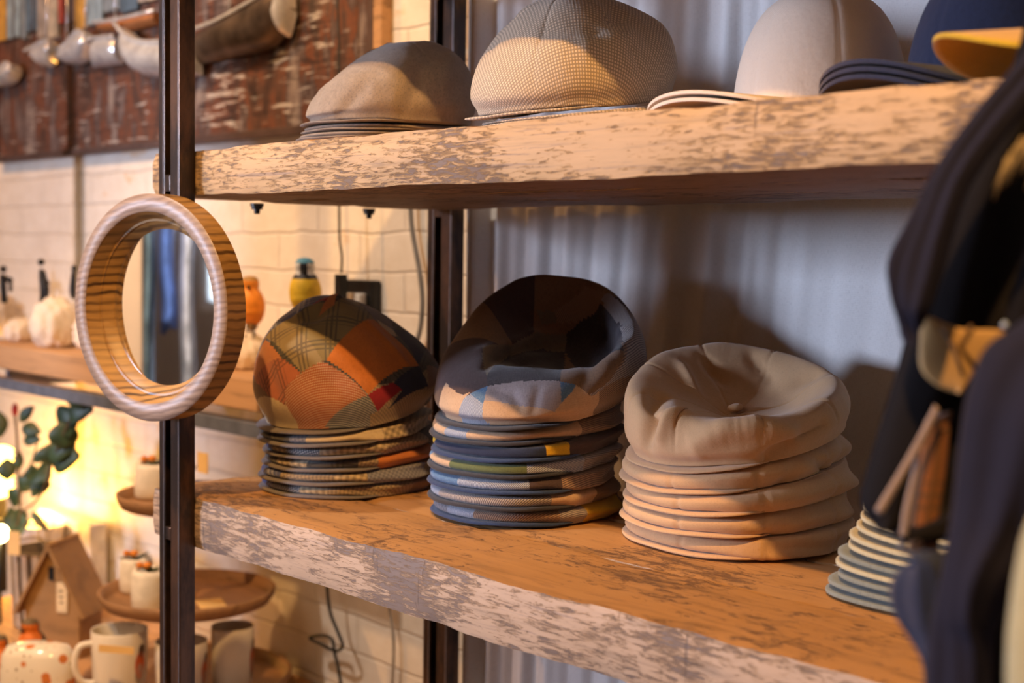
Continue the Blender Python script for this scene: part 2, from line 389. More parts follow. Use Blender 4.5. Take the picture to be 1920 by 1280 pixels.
def shelf(name, label, z0, z1, seed, face='beam'):
    t = thing(name, label, 'shelf', (0, 0, z0))
    h = z1-z0
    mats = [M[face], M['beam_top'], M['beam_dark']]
    bm = bmesh.new(); plank(bm, 0.0, 1.95, 0, .1435, 0, h, seed); bmobj('front_board', bm, mats, t, True, 0)
    bm = bmesh.new(); plank(bm, 0.006, 1.95, .1441, .295, 0, h-.0012, seed+1); bmobj('middle_board', bm, mats, t, True)
    bm = bmesh.new(); plank(bm, 0.003, 1.95, .2956, .44, 0, h-.0006, seed+2); bmobj('back_board', bm, mats, t, True)
    for o in t.children:
        md = o.modifiers.new('edge', 'EDGE_SPLIT'); md.split_angle = R(38)
    return t
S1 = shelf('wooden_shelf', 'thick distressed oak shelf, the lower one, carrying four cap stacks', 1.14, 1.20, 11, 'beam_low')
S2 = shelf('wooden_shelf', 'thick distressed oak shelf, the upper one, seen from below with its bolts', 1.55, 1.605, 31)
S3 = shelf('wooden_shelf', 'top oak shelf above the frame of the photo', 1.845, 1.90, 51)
bm = bmesh.new()
for px, py in ((482, 384), (692, 394)):
    p = PZ(px, py, 1.549)
    lathe(bm, [(0, -.012), (.0035, -.012), (.004, -.009), (.004, -.006), (.0075, -.006), (.0075, -.002), (.009, -.002), (.009, .002), (0, .002)], 12, c=(p.x, p.y, -.001))
    bmobj('bolt', bm, M['bolt'], S2); bm = bmesh.new()
bm.free()

# slotted steel uprights
def post(name, label, x0, x1, y0, y1, slots):
    t = thing(name, label, 'post', (0, 0, 0))
    ca = x0+(x1-x0)*.30; cb = x0+(x1-x0)*.56        # slot edges
    bm = bmesh.new()
    z = 0.0; cuts = sorted(slots)
    box(bm, x0, ca, y0, y1, 0, 2.3); box(bm, cb, x1, y0, y1, 0, 2.3)
    prev = 0
    for a, b_ in cuts:
        if a > prev: box(bm, ca, cb, y0, y1, prev, a)
        prev = b_
    box(bm, ca, cb, y0, y1, prev, 2.3)
    bmobj('upright', bm, M['steel'], t, False, .0012)
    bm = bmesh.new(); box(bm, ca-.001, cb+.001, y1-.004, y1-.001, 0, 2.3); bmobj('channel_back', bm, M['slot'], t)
    bm = bmesh.new()
    for xx in (ca-.0035, x1-.0028): box(bm, xx, xx+.0012, y0-.0006, y0+.0004, 0, 2.3)
    bmobj('edge_glint', bm, M['steel_edge'], t)
    bm = bmesh.new(); box(bm, x0-.02, x1+.02, y0-.012, y1+.0, -.0, .006); bmobj('foot_plate', bm, M['steel'], t)
    return t
P1 = post('slotted_post', 'dark slotted steel post at the front left corner, holding the round mirror', .056, .104, -.021, -.0005,
     [(.06, .45), (.48, 1.0), (1.165-.23, 1.1485), (1.164, 1.555), (1.575, 2.2)])
P2 = post('slotted_post', 'dark slotted steel post at the back of the shelves beside the white curtain', -.014, .040, .4425, .466,
     [(.06, .45), (.48, 1.14), (1.22, 1.54), (1.62, 2.2)])
P3 = post('slotted_post', 'dark slotted steel post at the far right end of the shelves', 1.88, 1.93, -.021, -.0005, [(.06, 1.1)])

# curtain
def curtain():
    bm = bmesh.new(); nx, nz = 420, 60; x0, x1, z0, z1 = .002, 1.95, .05, 2.35
    uvl = bm.loops.layers.uv.new('UVMap'); g = []
    for j in range(nz+1):
        z = z0+(z1-z0)*j/nz; row = []
        for i in range(nx+1):
            x = x0+(x1-x0)*(i/nx)**1.15
            # folds fan out from each gathered top
            s = x + .10*(1.6-z)*min(1, x*2.5)*(1 if z < 1.6 else .4)
            A = .016*math.exp(-x/.18) + .0040*math.exp(-((s-.50)/.09)**2) + .0003
            y = .494 + A*sin(s*2*pi/.062+.8*sin(s*17)) + .35*A*sin(s*2*pi/.027+1.0) + .003*sin(s*9+z*2) + .0022*math.exp(-((x-.47-.10*(1.55-z))/.006)**2) + .002*math.exp(-((x-.52-.13*(1.55-z))/.008)**2)
            row.append((bm.verts.new((x, y, z)), (x, z)))
        g.append(row)
    for j in range(nz):
        for i in range(nx):
            q = [g[j][i], g[j][i+1], g[j+1][i+1], g[j+1][i]]
            f = bm.faces.new([a[0] for a in q])
            for l, a in zip(f.loops, q): l[uvl].uv = a[1]
    me = bpy.data.meshes.new('curtain'); bm.to_mesh(me); bm.free()
    o = obj('curtain', me, F['curtain']); md = o.modifiers.new('t', 'SOLIDIFY'); md.thickness = .0015; md.offset = 1
    tag(o, 'white gathered cotton curtain hanging behind the cap shelves', 'curtain')
    return o
curtain()
bm = bmesh.new(); tube(bm, [(-.03, .492, 2.36), (1.97, .492, 2.36)], .009, 12)
tag(bmobj('curtain_rod', bm, M['bolt'], None, True), 'thin black curtain rod above the curtain', 'rod')

# ------------------------------------------------------------------ round mirror
mc = PY(276, 577, -.0575)
mt = thing('round_mirror', 'round mirror in a deep striped teak ring hung on the steel post', 'mirror', (mc.x, mc.y, mc.z), R(12))
RO, RI, DEP = .1290, .1085, .0300
bm = bmesh.new()
lathe(bm, [(RI, 0), (RI+.0015, -.0012), (RO-.002, -.0012), (RO, .001)], 128, 'y')
bmobj('ring_face', bm, M['zebra'], mt, True)
bm = bmesh.new()
lathe(bm, [(RO, .001), (RO, DEP-.002), (RO-.002, DEP), (RI-.02, DEP), (RI-.02, .030), (.0895, .0285), (.0895, .0272), (.097, .0165), (.0985, .0155), (.0985, .0140), (.1010, .0135), (RI, .0008), (RI, 0)], 128, 'y')
o = bmobj('ring_body', bm, M['zebra_warm_lit'], mt, True); o.modifiers.new('e', 'EDGE_SPLIT').split_angle = R(30)
bm = bmesh.new(); lathe(bm, [(0, .0268), (.0925, .0268), (.0925, .0285), (0, .0285)], 96, 'y')
mg, nt, b = new_mat('mirror_silver'); b.inputs['Metallic'].default_value = 1; b.inputs['Roughness'].default_value = .025
b.inputs['Base Color'].default_value = (.92, .94, .96, 1)
o = bmobj('mirror_glass', bm, mg, mt)
bm = bmesh.new(); lathe(bm, [(0, DEP), (.014, DEP), (.014, DEP+.0015), (0, DEP+.0015)], 24, 'y')
bmobj('hanging_plate', bm, M['bolt'], mt)

# ------------------------------------------------------------------ caps
NT = 220
def polar_mesh(name, rows_fn, nk, pick=None, mats=None, parent=None, n=NT, zq=None):
    """rows_fn(theta) -> nk (r, z) or (r, z, dx, dy) from outer underside up and over to the centre; first and last close in fans"""
    bm = bmesh.new(); uvl = bm.loops.layers.uv.new('UVMap'); rings = [[None]*n for _ in range(nk)]; uvs = [[None]*n for _ in range(nk)]
    for i in range(n):
        th = 2*pi*i/n; pr = rows_fn(th); s = 0; prev = None
        arc = [0]*nk
        for k in range(nk-2, -1, -1):
            arc[k] = arc[k+1] + sqrt((pr[k][0]-pr[k+1][0])**2+(pr[k][1]-pr[k+1][1])**2)
        for k in range(nk):
            r, z = pr[k][:2]
            rings[k][i] = bm.verts.new((r*cos(th), r*sin(th), z)); a = arc[k]+pr[-1][0]
            uvs[k][i] = (a*cos(th), a*sin(th))
    def face(vs, us, mi):
        f = bm.faces.new(vs); f.smooth = True
        for l, u in zip(f.loops, us): l[uvl].uv = u
        cu = sum(u[0] for u in us)/len(us); cv = sum(u[1] for u in us)/len(us)
        f.material_index = mi(cu, cv, f) if callable(mi) else mi
    for k in range(nk-1):
        for i in range(n):
            j = (i+1) % n
            face([rings[k][i], rings[k][j], rings[k+1][j], rings[k+1][i]], [uvs[k][i], uvs[k][j], uvs[k+1][j], uvs[k+1][i]], pick or 0)
    for k, flip in ((0, True), (nk-1, False)):
        c = Vector((0, 0, 0))
        for v in rings[k]: c += v.co
        cv_ = bm.verts.new(c/n); uc = (0, 0)
        for i in range(n):
            j = (i+1) % n
            q = [rings[k][i], rings[k][j], cv_]; u = [uvs[k][i], uvs[k][j], uc]
            if flip: q = q[::-1]; u = u[::-1]
            face(q, u, pick or 0)
    me = bpy.data.meshes.new(name); bm.to_mesh(me); bm.free()
    return obj(name, me, mats, parent)
def adiff(a, b_): return (a-b_+pi) % (2*pi)-pi

def brim_obj(parent, mats, Rf, spread, wid, t=.0035, z=0.0, lift=.0, droop=.0, name='brim', mid=0.0, seed=0):
    """crescent peak plate: Rf(theta) outer radius, inner radius = Rf-wid; theta within +-spread of direction mid"""
    bm = bmesh.new(); uvl = bm.loops.layers.uv.new('UVMap'); n = 72; cols = []
    for i in range(n+1):
        a = -1+2*i/n; th = mid+a*spread; Ro = Rf(th)-.011*(max(0, abs(a)-.70)/.30)**2; tt_ = t; t_ = t*(1-.6*max(0, abs(a)-.6)/.4); ww = wid*max(.02, (1-abs(a)**3.0)); col = []
        zc = z + lift*(1-a*a) - droop*a*a + .0004*(1+sin(7*th+seed))
        for (q, dz) in ((0, 0), (.4, 0), (.85, 0), (.97, .0006), (1, t_*.5), (.97, t_-.0004), (.85, t_), (.4, t_), (0, t_)):
            r = Ro-ww+ww*q; x, y = r*cos(th), r*sin(th); col.append((bm.verts.new((x, y, zc+dz)), (x, y)))
        cols.append(col)
    for a, b_ in zip(cols, cols[1:]):
        for k in range(9):
            k2 = (k+1) % 9; q = [a[k], b_[k], b_[k2], a[k2]]
            f = bm.faces.new([v[0] for v in q])
            for l, v in zip(f.loops, q): l[uvl].uv = v[1]
    bm.faces.new([v[0] for v in cols[0]]); bm.faces.new([v[0] for v in cols[-1]][::-1])
    bmesh.ops.recalc_face_normals(bm, faces=bm.faces)
    me = bpy.data.meshes.new(name); bm.to_mesh(me); bm.free(); return obj(name, me, mats, parent)

def egg(A, B, W, fr):
    """plan outline: front reach A (towards fr), back reach B, half width W"""
    def f(th):
        a = adiff(th, fr); c, s = cos(a), sin(a); L = A if c > 0 else B
        p = 2.25; return 1/((abs(c)/L)**p+(abs(s)/W)**p)**(1/p)
    return f

def flat_cap(label, group, loc, h, outline, fr, sectors, brim_m, seed, hb=None, tilt=0, name='flat_cap', sag=.0035, brimw=.055, spread=1.35, tb=.0042, side=None, seams=()):
    """a cap lying squashed in a stack: crown pillow on a stiff peak; h = height at the front, hb at the back"""
    rnd = random.Random(seed); ph = rnd.uniform(0, 6); hb = hb or h
    t = thing(name, label, 'cap', loc, 0, group)
    ks = [(.72, 0), (.90, .0), (.965, .06), (.995, .28), (1.0, .55), (.985, .80), (.955, .95), (.90, 1.0), (.80, 1.0), (.6, 1.0), (.35, 1.0)]
    # soften: interpolate more rows
    def prof(th):
        a = adiff(th, fr); front = .5+.5*cos(a); f = front**1.5
        hh = h*f+hb*(1-f); z0 = (tb+.0006)*max(0, min(1, (spread-.1-abs(a))/.35)) if tb else 0
        Rr = outline(th) - .004*f + .0022*sin(3*th+ph) + .0014*sin(7*th+2*ph) + (1-f)*.0022*sin(11*th+ph)
        for s in seams:
            Rr -= .0016*math.exp(-(adiff(th, s)/.02)**2)
        fold = .10*sin(5*th+ph)*(1-f)
        out = []
        for q, v in ks:
            vv = v; rr = q
            if 0 < v < 1: rr = q - (1-f)*.02*(1+sin(4*th+ph)) ; vv = min(.97, max(.03, v+fold))
            z = z0+(hh-z0)*vv
            out.append((Rr*rr, z))
        return out
    nk = len(ks)
    def fine(th):
        p = prof(th); out = []
        M_ = 2
        for k in range((nk-1)*M_+1):
            tt = k/M_; out.append((cr([a[0] for a in p], tt), min(max(cr([a[1] for a in p], tt), 0 if p[0][1] <= 0 else p[0][1]), max(p[-1][1], p[-2][1]))))
        return out
    names = list(dict.fromkeys([s[1] for s in sectors]))
    def pick(u, v, f):
        a = adiff(atan2(v, u), fr); r = names.index(sectors[-1][1])
        for lim, nm in sectors:
            if a < lim: r = names.index(nm); break
        return r
    polar_mesh('crown', fine, (nk-1)*2+1, pick, [F[x] for x in names], t)
    if tb:
        brim_obj(t, F[brim_m], lambda th: outline(th)+.0010+.0006*sin(3*th+ph), spread, brimw, t=tb-.0006, z=.0, mid=fr, seed=seed)
    return t

def dome_cap(label, group, loc, ctrl, fr, pick, names, brim_m, outline, seed=0, wr=.0022, brimw=.05, spread=1.35, name='flat_cap', seams=(), seam_d=.0009, tb=.0042, nseg=5, button=None, ws=1.0, dens=NT, creases=()):
    """ctrl: list over theta (0..2pi) of (R, zb, Rmid, zmid, Rridge, zridge, rin, zin); last = centre z. smooth surface"""
    rnd = random.Random(seed); ph = rnd.uniform(0, 6)
    t = thing(name, label, 'cap', loc, 0, group)
    nC = len(ctrl['th']); ncol = len(ctrl['th'][0])
    cz = ctrl['centre']; cx, cy = ctrl.get('cxy', (0, 0))
    def prof(th):
        ti = th/(2*pi)*nC
        v = [cr([c[k] for c in ctrl['th']], ti, True) for k in range(ncol)]
        pts = [(v[2*k], v[2*k+1]) for k in range(ncol//2)]
        a = adiff(th, fr); z0 = (tb)*max(0, min(1, (spread-.1-abs(a))/.35)) if tb else 0
        r0, zz0 = pts[0]
        base = [(r0*.80, z0+max(0, zz0)), (r0*.93, z0+max(0, zz0)), (r0*.985, z0+max(0, zz0)+.0012)]
        pts = [(p[0], max(p[1], z0)) for p in pts]
        pts[0] = (r0, z0+max(0, zz0)+.006)
        pts = base+pts+[(.012, cz*.9+pts[-1][1]*.1), (.002, cz)]
        out = []
        for k in range((len(pts)-1)*nseg+1):
            tt = k/nseg; r = cr([p[0] for p in pts], tt); z = cr([p[1] for p in pts], tt)
            lvl = max(0, min(1, (z-z0-.004)/.03))
            if tt < 3: z = max(z, z0+max(0, zz0))
            sd = 0
            for s in seams: sd += math.exp(-(adiff(th, s)*max(r, .02)/.0016)**2)
            if r > .006 and tt > 2.4:
                wz = wob(r*cos(th), r*sin(th), z, 1.1*ws, ph)*wr + wob(r*cos(th), r*sin(th), z, 2.6*ws, ph+1)*wr*.35
                z += (wz - sd*seam_d*1.0)*lvl; r += (wz*.6 - sd*seam_d*.8)*lvl
            out.append((max(r, .0008), z))
        return out
    nk = (3+ncol//2+2-1)*nseg+1
    o = polar_mesh('crown', prof, nk, pick, [F[x] for x in names], t, n=dens)
    if creases: crease(o, creases)
    if brim_m:
        brim_obj(t, F[brim_m], lambda th: outline(th), spread, brimw, t=tb-.0006, mid=fr, seed=seed)
    if button:
        bm = bmesh.new(); lathe(bm, [(0, .004), (.004, .0038), (.0075, .0022), (.0085, 0), (.0075, -.002), (0, -.003)], 24, c=button)
        b_ = bmobj('button', bm, F[names[0]], t, True)
    return t
VF = -CB; VAZ = atan2(-VF.y, -VF.x)      # azimuth pointing back to the camera
def crease(o, segs, radial=False):
    """push soft folds into a cap crown: (u0, v0, u1, v1, width, depth) in cloth metres, + is outwards"""
    me = o.data; uvs = {}
    ul = me.uv_layers[0].data
    for l in me.loops: uvs[l.vertex_index] = ul[l.index].uv.copy()
    nr = [v.normal.copy() for v in me.vertices]
    for v in me.vertices:
        p = uvs[v.index]; d = 0
        for u0, v0, u1, v1, w_, dep in segs:
            a = Vector((u0, v0)); b_ = Vector((u1, v1)); ab = b_-a
            t = (p-a).dot(ab)/max(ab.length_squared, 1e-9); tt = min(1, max(0, t))
            q = (p-(a+ab*tt)).length/w_
            if q < 3: d += dep*math.exp(-q*q)*(1-.35*abs(2*tt-1))
        if d and radial:
            q = Vector((v.co.x, v.co.y, 0)); v.co += q.normalized()*d*min(1, max(0, q.length-.085)/.008)
        elif d: v.co += nr[v.index]*d
#@@CAPS
def place(t, x, y, z, tilt=0.0, fr=0.0, rz=VAZ, jit=None):
    """put a cap at a spot, leaning by tilt away from its peak direction fr (fr is in the cap's own frame)"""
    ax = Vector((sin(fr), -cos(fr), 0))          # peak goes down
    m = Matrix.Translation((x, y, z)) @ Matrix.Rotation(rz, 4, 'Z') @ Matrix.Rotation(-tilt, 4, ax)
    if jit: m = m @ Matrix.Translation((jit[0], jit[1], 0)) @ Matrix.Rotation(jit[2], 4, 'Z')
    t.matrix_world = m; t.location = m.translation; t.rotation_mode = 'XYZ'; t.rotation_euler = m.to_euler()

def stack(cx, cy, z, caps, hm, beta, outline, fr, group, seed, name='flat_cap', sag=0, back=1.0, **kw):
    """lower caps, listed from the bottom up: (label, sectors, brim fabric)"""
    rnd = random.Random(seed)
    for i, (label, sectors, bm_) in enumerate(caps):
        t = pillow(label, group, hm, beta, outline, fr, sectors, bm_, seed+i*3, name=name, back=back, **kw)
        zz = z+sum(hm/cos(k*beta)+.0014 for k in range(i))
        place(t, cx, cy, zz, i*beta, fr, jit=(rnd.uniform(-.004, .004), rnd.uniform(-.0045, .0045), R(rnd.uniform(-4, 4))))
    return z+sum(hm/cos(k*beta)+.0014 for k in range(len(caps))), len(caps)*beta

def pillow(label, group, hm, beta, outline, fr, sectors, brim_m, seed, name='flat_cap', brimw=.055, spread=1.5, tb=.0046, seams=(), puff=.0, back=1.0):
    rnd = random.Random(seed); ph = rnd.uniform(0, 6)
    t = thing(name, label, 'cap', (0, 0, 0), 0, group)
    ks = [(.70, 0), (.86, 0), (.93, .0), (.968, .05), (.990, .20), (1.0, .45), (.994, .70), (.972, .88), (.935, .97), (.88, 1.0), (.70, 1.0), (.35, 1.0)]
    def prof(th):
        a = adiff(th, fr); f = (.5+.5*cos(a))**1.3
        zb = (tb+.0004)*max(0, min(1, (spread-.12-abs(a))/.4)) if tb else 0
        Ro = outline(th) - .0035*f + .0012*sin(3*th+ph) + (1-f)*(.0025*sin(4*th+2*ph)+.0015*sin(9*th+ph)) + puff*(1-f)
        for s in seams: Ro -= .0022*math.exp(-(adiff(th, s)/.022)**2)
        out = []
        for q, v in ks:
            rr = Ro*q
            if 0 < v < 1:
                rr += (1-f)*(.004*sin(6*v+ph+2*th)-.002)
                v = min(.985, max(.02, v + (1-f)*.12*sin(5*th+ph)*sin(v*pi)))
            d = rr*cos(a); H = hm - beta*d
            out.append((rr, zb+(H-zb)*v))
        return out
    nk = len(ks)
    def fine(th):
        p = prof(th); out = []
        for k in range((nk-1)*3+1):
            tt = k/3; r = cr([a_[0] for a_ in p], tt); z = cr([a_[1] for a_ in p], tt)
            top = hm-beta*r*cos(adiff(th, fr)); out.append((r, min(max(z, p[0][1]), top)))
        return out
    names = list(dict.fromkeys([s[1] for s in sectors]))
    def pick(u, v, f):
        a = adiff(atan2(v, u), fr)
        for lim, nm in sectors:
            if a < R(lim): return names.index(nm)
        return names.index(sectors[-1][1])
    cw = polar_mesh('crown', fine, (nk-1)*3+1, pick, [F[x] for x in names], t)
    cs = []; dd = .0060 if name == 'newsboy_cap' else .0018
    for k in range(7):
        a = fr+rnd.uniform(R(70), R(290)); r_ = outline(a); a2 = a+rnd.uniform(.15, .5)*rnd.choice((-1, 1))
        cs.append((r_*1.02*cos(a), r_*1.02*sin(a), (r_+hm*1.2)*cos(a2), (r_+hm*1.2)*sin(a2), rnd.uniform(.005, .009), rnd.choice((-1, -.7, .5))*dd))
    crease(cw, cs, True)
    if tb:
        brim_obj(t, F[brim_m], lambda th: outline(th)+.0012+.0006*sin(3*th+ph), spread, brimw, t=tb-.0004, mid=fr, seed=seed)
    return t

# ---- stack 1: autumn patchwork caps
G1 = 'patchwork flat caps in the left stack'
fr1 = R(-47); c1 = (.146, .186)
out1 = egg(.107, .108, .096, fr1)
caps1 = [
 ('brown checked flat cap at the very bottom of the left stack', [(-120, 'glen2'), (-5, 'blueplaid'), (22, 'grey_hound'), (42, 'glen'), (110, 'glen2'), (180, 'twillbrown')], 'greywool'),
 ('brown and grey checked flat cap, second from the bottom of the left stack', [(-60, 'glen2'), (8, 'blueplaid'), (48, 'glen2'), (72, 'glen'), (125, 'glenblue'), (180, 'glen2')], 'greywool'),
 ('flat cap with an orange checked right side, middle of the left stack', [(-60, 'blueplaid'), (0, 'dkplaid'), (28, 'glen'), (62, 'dkplaid'), (76, 'glen2'), (140, 'orange'), (180, 'glen2')], 'greywool'),
 ('flat cap with grey dotted and tan checks, third from top of the left stack', [(-10, 'blueplaid'), (7, 'glen'), (34, 'grey_hound'), (82, 'glen'), (120, 'glen2'), (180, 'dkplaid')], 'greywool'),
 ('flat cap with cream front and bold check side, directly under the domed cap', [(-40, 'blueplaid'), (12, 'dkplaid'), (25, 'glenblue'), (80, 'cream'), (180, 'glen')], 'greywool'),
]
z, tl = stack(c1[0], c1[1], 1.2004, caps1, .0158, .024, out1, fr1, G1, 3, puff=.002)
CREASE1 = [(0.0369,-0.0526,0.0455,-0.0216,0.01,-0.005),(0.0455,-0.0216,0.0302,0.0039,0.01,-0.005),(0.0271,-0.0437,0.024,-0.0164,0.007,0.0035),(0.024,-0.0164,0.0032,0.0057,0.007,0.0035),(0.1206,-0.0477,0.1415,0.0008,0.016,-0.0025),(0.1415,0.0008,0.1187,0.0582,0.016,-0.0025),(0.0437,0.0495,0.0655,0.0913,0.008,0.002),(0.0655,0.0913,0.0754,0.1217,0.008,0.002),(0.0779,-0.102,0.1221,-0.0981,0.012,-0.003)]
CREASE2 = [(0.0373,-0.0432,-0.0234,-0.0189,0.009,-0.0055),(-0.0234,-0.0189,-0.0616,0.0453,0.009,-0.0055),(0.0033,-0.0534,-0.0612,0.0121,0.008,0.0045),(-0.0612,0.0121,-0.0752,0.054,0.008,0.0045),(-0.067,0.1198,-0.0123,0.1282,0.01,0.006),(-0.0123,0.1282,0.0562,0.1055,0.01,0.006),(0.0562,0.1055,0.0962,0.0722,0.01,0.006),(-0.0615,0.0967,-0.0238,0.0975,0.012,-0.007),(-0.0238,0.0975,0.0795,0.0642,0.012,-0.007),(0.086,-0.0362,0.0963,-0.0181,0.006,-0.002),(0.0963,-0.0181,0.1139,-0.0109,0.006,-0.002),(0.097,0.0119,0.1198,0.0048,0.006,-0.002),(-0.0913,0.0433,-0.0978,0.0946,0.009,0.003)]
CREASE3 = [(0.0078,-0.0815,0.0643,-0.0941,0.01,-0.0075),(0.0643,-0.0941,0.0715,-0.1206,0.01,-0.0075),(0.0686,-0.0587,0.0837,-0.0941,0.009,0.0065),(0.111,-0.0574,0.1077,-0.0237,0.011,0.007),(0.1077,-0.0237,0.1104,0.0012,0.011,0.007),(0.1104,0.0012,0.1154,0.0389,0.011,0.007),(0.1408,0.0164,0.1282,0.0405,0.008,-0.006),(0.1282,0.0405,0.0984,0.0804,0.008,-0.006),(-0.0875,-0.0131,-0.0621,0.0016,0.008,-0.006),(-0.0727,-0.0428,-0.0329,-0.0384,0.007,0.005),(-0.0841,0.0437,-0.0534,0.0543,0.008,-0.004),(-0.0255,0.0812,-0.0162,0.1079,0.01,-0.004)]
CREASE4 = [(0.1083,-0.0142,0.124,-0.0468,0.01,-0.003),(0.124,-0.0468,0.1273,-0.0705,0.01,-0.003),(0.0271,0.0571,0.0985,0.0468,0.014,-0.0055),(0.0985,0.0468,0.1321,0.0409,0.014,-0.0055),(0.0509,-0.094,0.1136,-0.0142,0.008,0.002),(0.1136,-0.0142,0.1244,0.0309,0.008,0.002),(0.0353,0.0791,0.0982,0.0827,0.01,0.003)]
CREASE5 = [(0.1017,-0.0412,0.1116,0.0174,0.01,0.004),(0.1116,0.0174,0.0715,0.0751,0.01,0.004),(0.0774,-0.024,0.0861,0.03,0.012,-0.005),(0.0861,0.03,0.0424,0.0681,0.012,-0.005),(-0.0168,-0.0605,0.0242,-0.0971,0.01,-0.003),(0.0312,0.05,0.0643,0.0574,0.009,-0.004),(0.0338,0.0991,0.1025,0.0763,0.01,-0.003)]
PATCH1 = [('crimson',[(0.0174,-0.0275),(-0.0161,0.0041),(0.0195,-0.0082)]),('deeporange',[(0.0195,-0.0082),(-0.0123,0.0051),(0.0233,0.0025),(0.0397,-0.0189)]),('orange',[(0.0241,0.0572),(0.0545,0.1299),(0.1466,0.0636),(0.1163,-0.0034)]),('rust_hound',[(0.1177,-0.0087),(0.1477,0.0623),(0.197,-0.024),(0.179,-0.0893),(0.146,-0.0907),(0.1293,-0.0798)]),('grey_hound',[(0.1477,0.0623),(0.1587,0.0891),(0.196,0.0352),(0.197,-0.024)]),('cream',[(0.1155,-0.1172),(0.1488,-0.0886),(0.1817,-0.0833),(0.0374,-0.2259)]),('deeporange',[(0.0332,-0.0967),(0.0909,-0.0717),(0.05,-0.1448),(0.0172,-0.1474)]),('brick_plaid',[(0.0909,-0.0717),(0.1271,-0.0438),(0.1293,-0.0798),(0.1466,-0.0927),(0.1163,-0.118),(0.05,-0.1448)]),('tanplaid',[(0.0266,-0.0985),(0.0256,-0.067),(0.117,-0.0089),(0.1271,-0.0438)]),('olive_plaid',[(0.0256,-0.067),(0.0273,-0.04),(0.0208,0.0025),(-0.0204,0.0269),(0.0241,0.0572),(0.1163,-0.0034),(0.1159,-0.0113)]),('blueplaid',[(0.0166,-0.1421),(0.0174,-0.0982),(-0.0055,-0.0785),(0.0029,-0.0242),(0.0273,-0.04),(0.0256,-0.067),(0.0266,-0.0985)]),('cream',[(0.0169,0.0598),(0.0149,0.0848),(0.0293,0.0918),(0.043,0.0729)]),('crimson',[(0.1466,0.0636),(0.1122,0.1016),(0.11,0.1188),(0.1587,0.0891)]),('navywool',[(0.1122,0.1016),(0.0545,0.1299),(0.0637,0.1569),(0.1465,0.1086),(0.11,0.1188)]),('twillbrown',[(0.0379,0.1407),(-0.0283,0.1737),(-0.0027,0.1849),(0.0684,0.1571)]),('greywool',[(-0.0298,0.0249),(-0.0402,0.0529),(-0.0439,0.0731),(0.0149,0.0848),(0.0241,0.0572)]),('navywool',[(0.0149,0.0848),(-0.0347,0.0996),(-0.0175,0.1327),(0.0545,0.1299)]),('brown_lin',[(-0.0041,-0.1617),(0.05,-0.1448),(0.1155,-0.1172),(0.055,-0.1724)])]
def in_poly(u, v, p):
    c = False; n = len(p); j = n-1
    for i in range(n):
        if (p[i][1] > v) != (p[j][1] > v) and u < (p[j][0]-p[i][0])*(v-p[i][1])/(p[j][1]-p[i][1])+p[i][0]: c = not c
        j = i
    return c
def poly_pick(patches, names, default):
    def f(u, v, face):
        for nm, poly in patches:
            if in_poly(u, v, poly): return names.index(nm)
        return names.index(default(u, v) if callable(default) else default)
    return f
#@@P1
def def1(u, v):
    a = math.degrees(atan2(v, u)); r = sqrt(u*u+v*v)
    if r > .15 and -75 < a < 75: return 'cream' if a < -28 else ('rust_hound' if a < -4 else ('grey_hound' if a < 24 else 'glen2'))
    return 'dkplaid' if a > -60 else 'blueplaid'
n1 = list(dict.fromkeys([p[0] for p in PATCH1]+['dkplaid', 'cream', 'grey_hound', 'rust_hound', 'glen2', 'blueplaid']))
ct1 = {'th': [
 (.098, 0, .104, .040, .088, .092, .048, .128),
 (.100, 0.004, .108, .040, .092, .085, .050, .124),
 (.108, .012, .124, .036, .102, .078, .052, .124),
 (.108, .012, .120, .043, .098, .090, .052, .130),
 (.106, .006, .112, .050, .095, .100, .050, .138),
 (.102, .0, .110, .052, .093, .102, .048, .142),
 (.098, 0, .109, .052, .092, .104, .048, .142),
 (.096, 0, .106, .046, .090, .098, .046, .134)], 'centre': .150}
t = dome_cap('plump patchwork flat cap with orange squares, domed on top of the left stack', G1, (0, 0, 0), ct1, fr1,
    poly_pick(PATCH1, n1, def1), n1, 'greywool', egg(.108, .100, .098, fr1), seed=5, wr=.0026, dens=700, nseg=22, creases=CREASE1)
place(t, c1[0]-.001, c1[1]-.002, z, tl, fr1)

# ---- stack 2: blue and brown linen patchwork caps
G2 = 'patchwork flat caps in the middle stack'
fr2 = R(-42); c2 = (.402, .248); out2 = egg(.106, .112, .098, fr2)
caps2 = [
 ('patchwork flat cap with a mustard patch at right, bottom of the middle stack', [(-10, 'glenblue'), (12, 'bluetwill'), (66, 'twillbrown'), (88, 'twillgrey'), (140, 'mustard'), (180, 'brown_lin')], 'navylin'),
 ('tan and grey twill flat cap, second from the bottom of the middle stack', [(-20, 'bluetwill'), (60, 'twillgrey'), (100, 'tan_lin'), (180, 'brown_lin')], 'dklining'),
 ('pale blue and brown twill flat cap, third from the bottom of the middle stack', [(-35, 'navylin'), (-2, 'dnim'), (46, 'bluetwill'), (66, 'choc'), (140, 'twillbrown'), (180, 'navylin')], 'navylin'),
 ('flat cap with an olive green panel, in the middle stack', [(-38, 'dnim'), (-8, 'tan_lin'), (46, 'oliveg'), (86, 'bluetwill'), (180, 'twillgrey')], 'dklining'),
 ('dark navy flat cap with narrow mustard patch, third from top of the middle stack', [(-36, 'mustard'), (52, 'navycot'), (68, 'mustard'), (180, 'choc')], 'navylin'),
 ('tan linen patch flat cap, directly under the hollow top cap of the middle stack', [(-30, 'brown_lin'), (-12, 'tan_lin'), (8, 'bluetwill'), (58, 'tan_lin'), (84, 'tan_lin'), (180, 'twillbrown')], 'dklining'),
]
z, tl = stack(c2[0], c2[1], 1.2004, caps2, .0176, .022, out2, fr2, G2, 9, puff=.004)
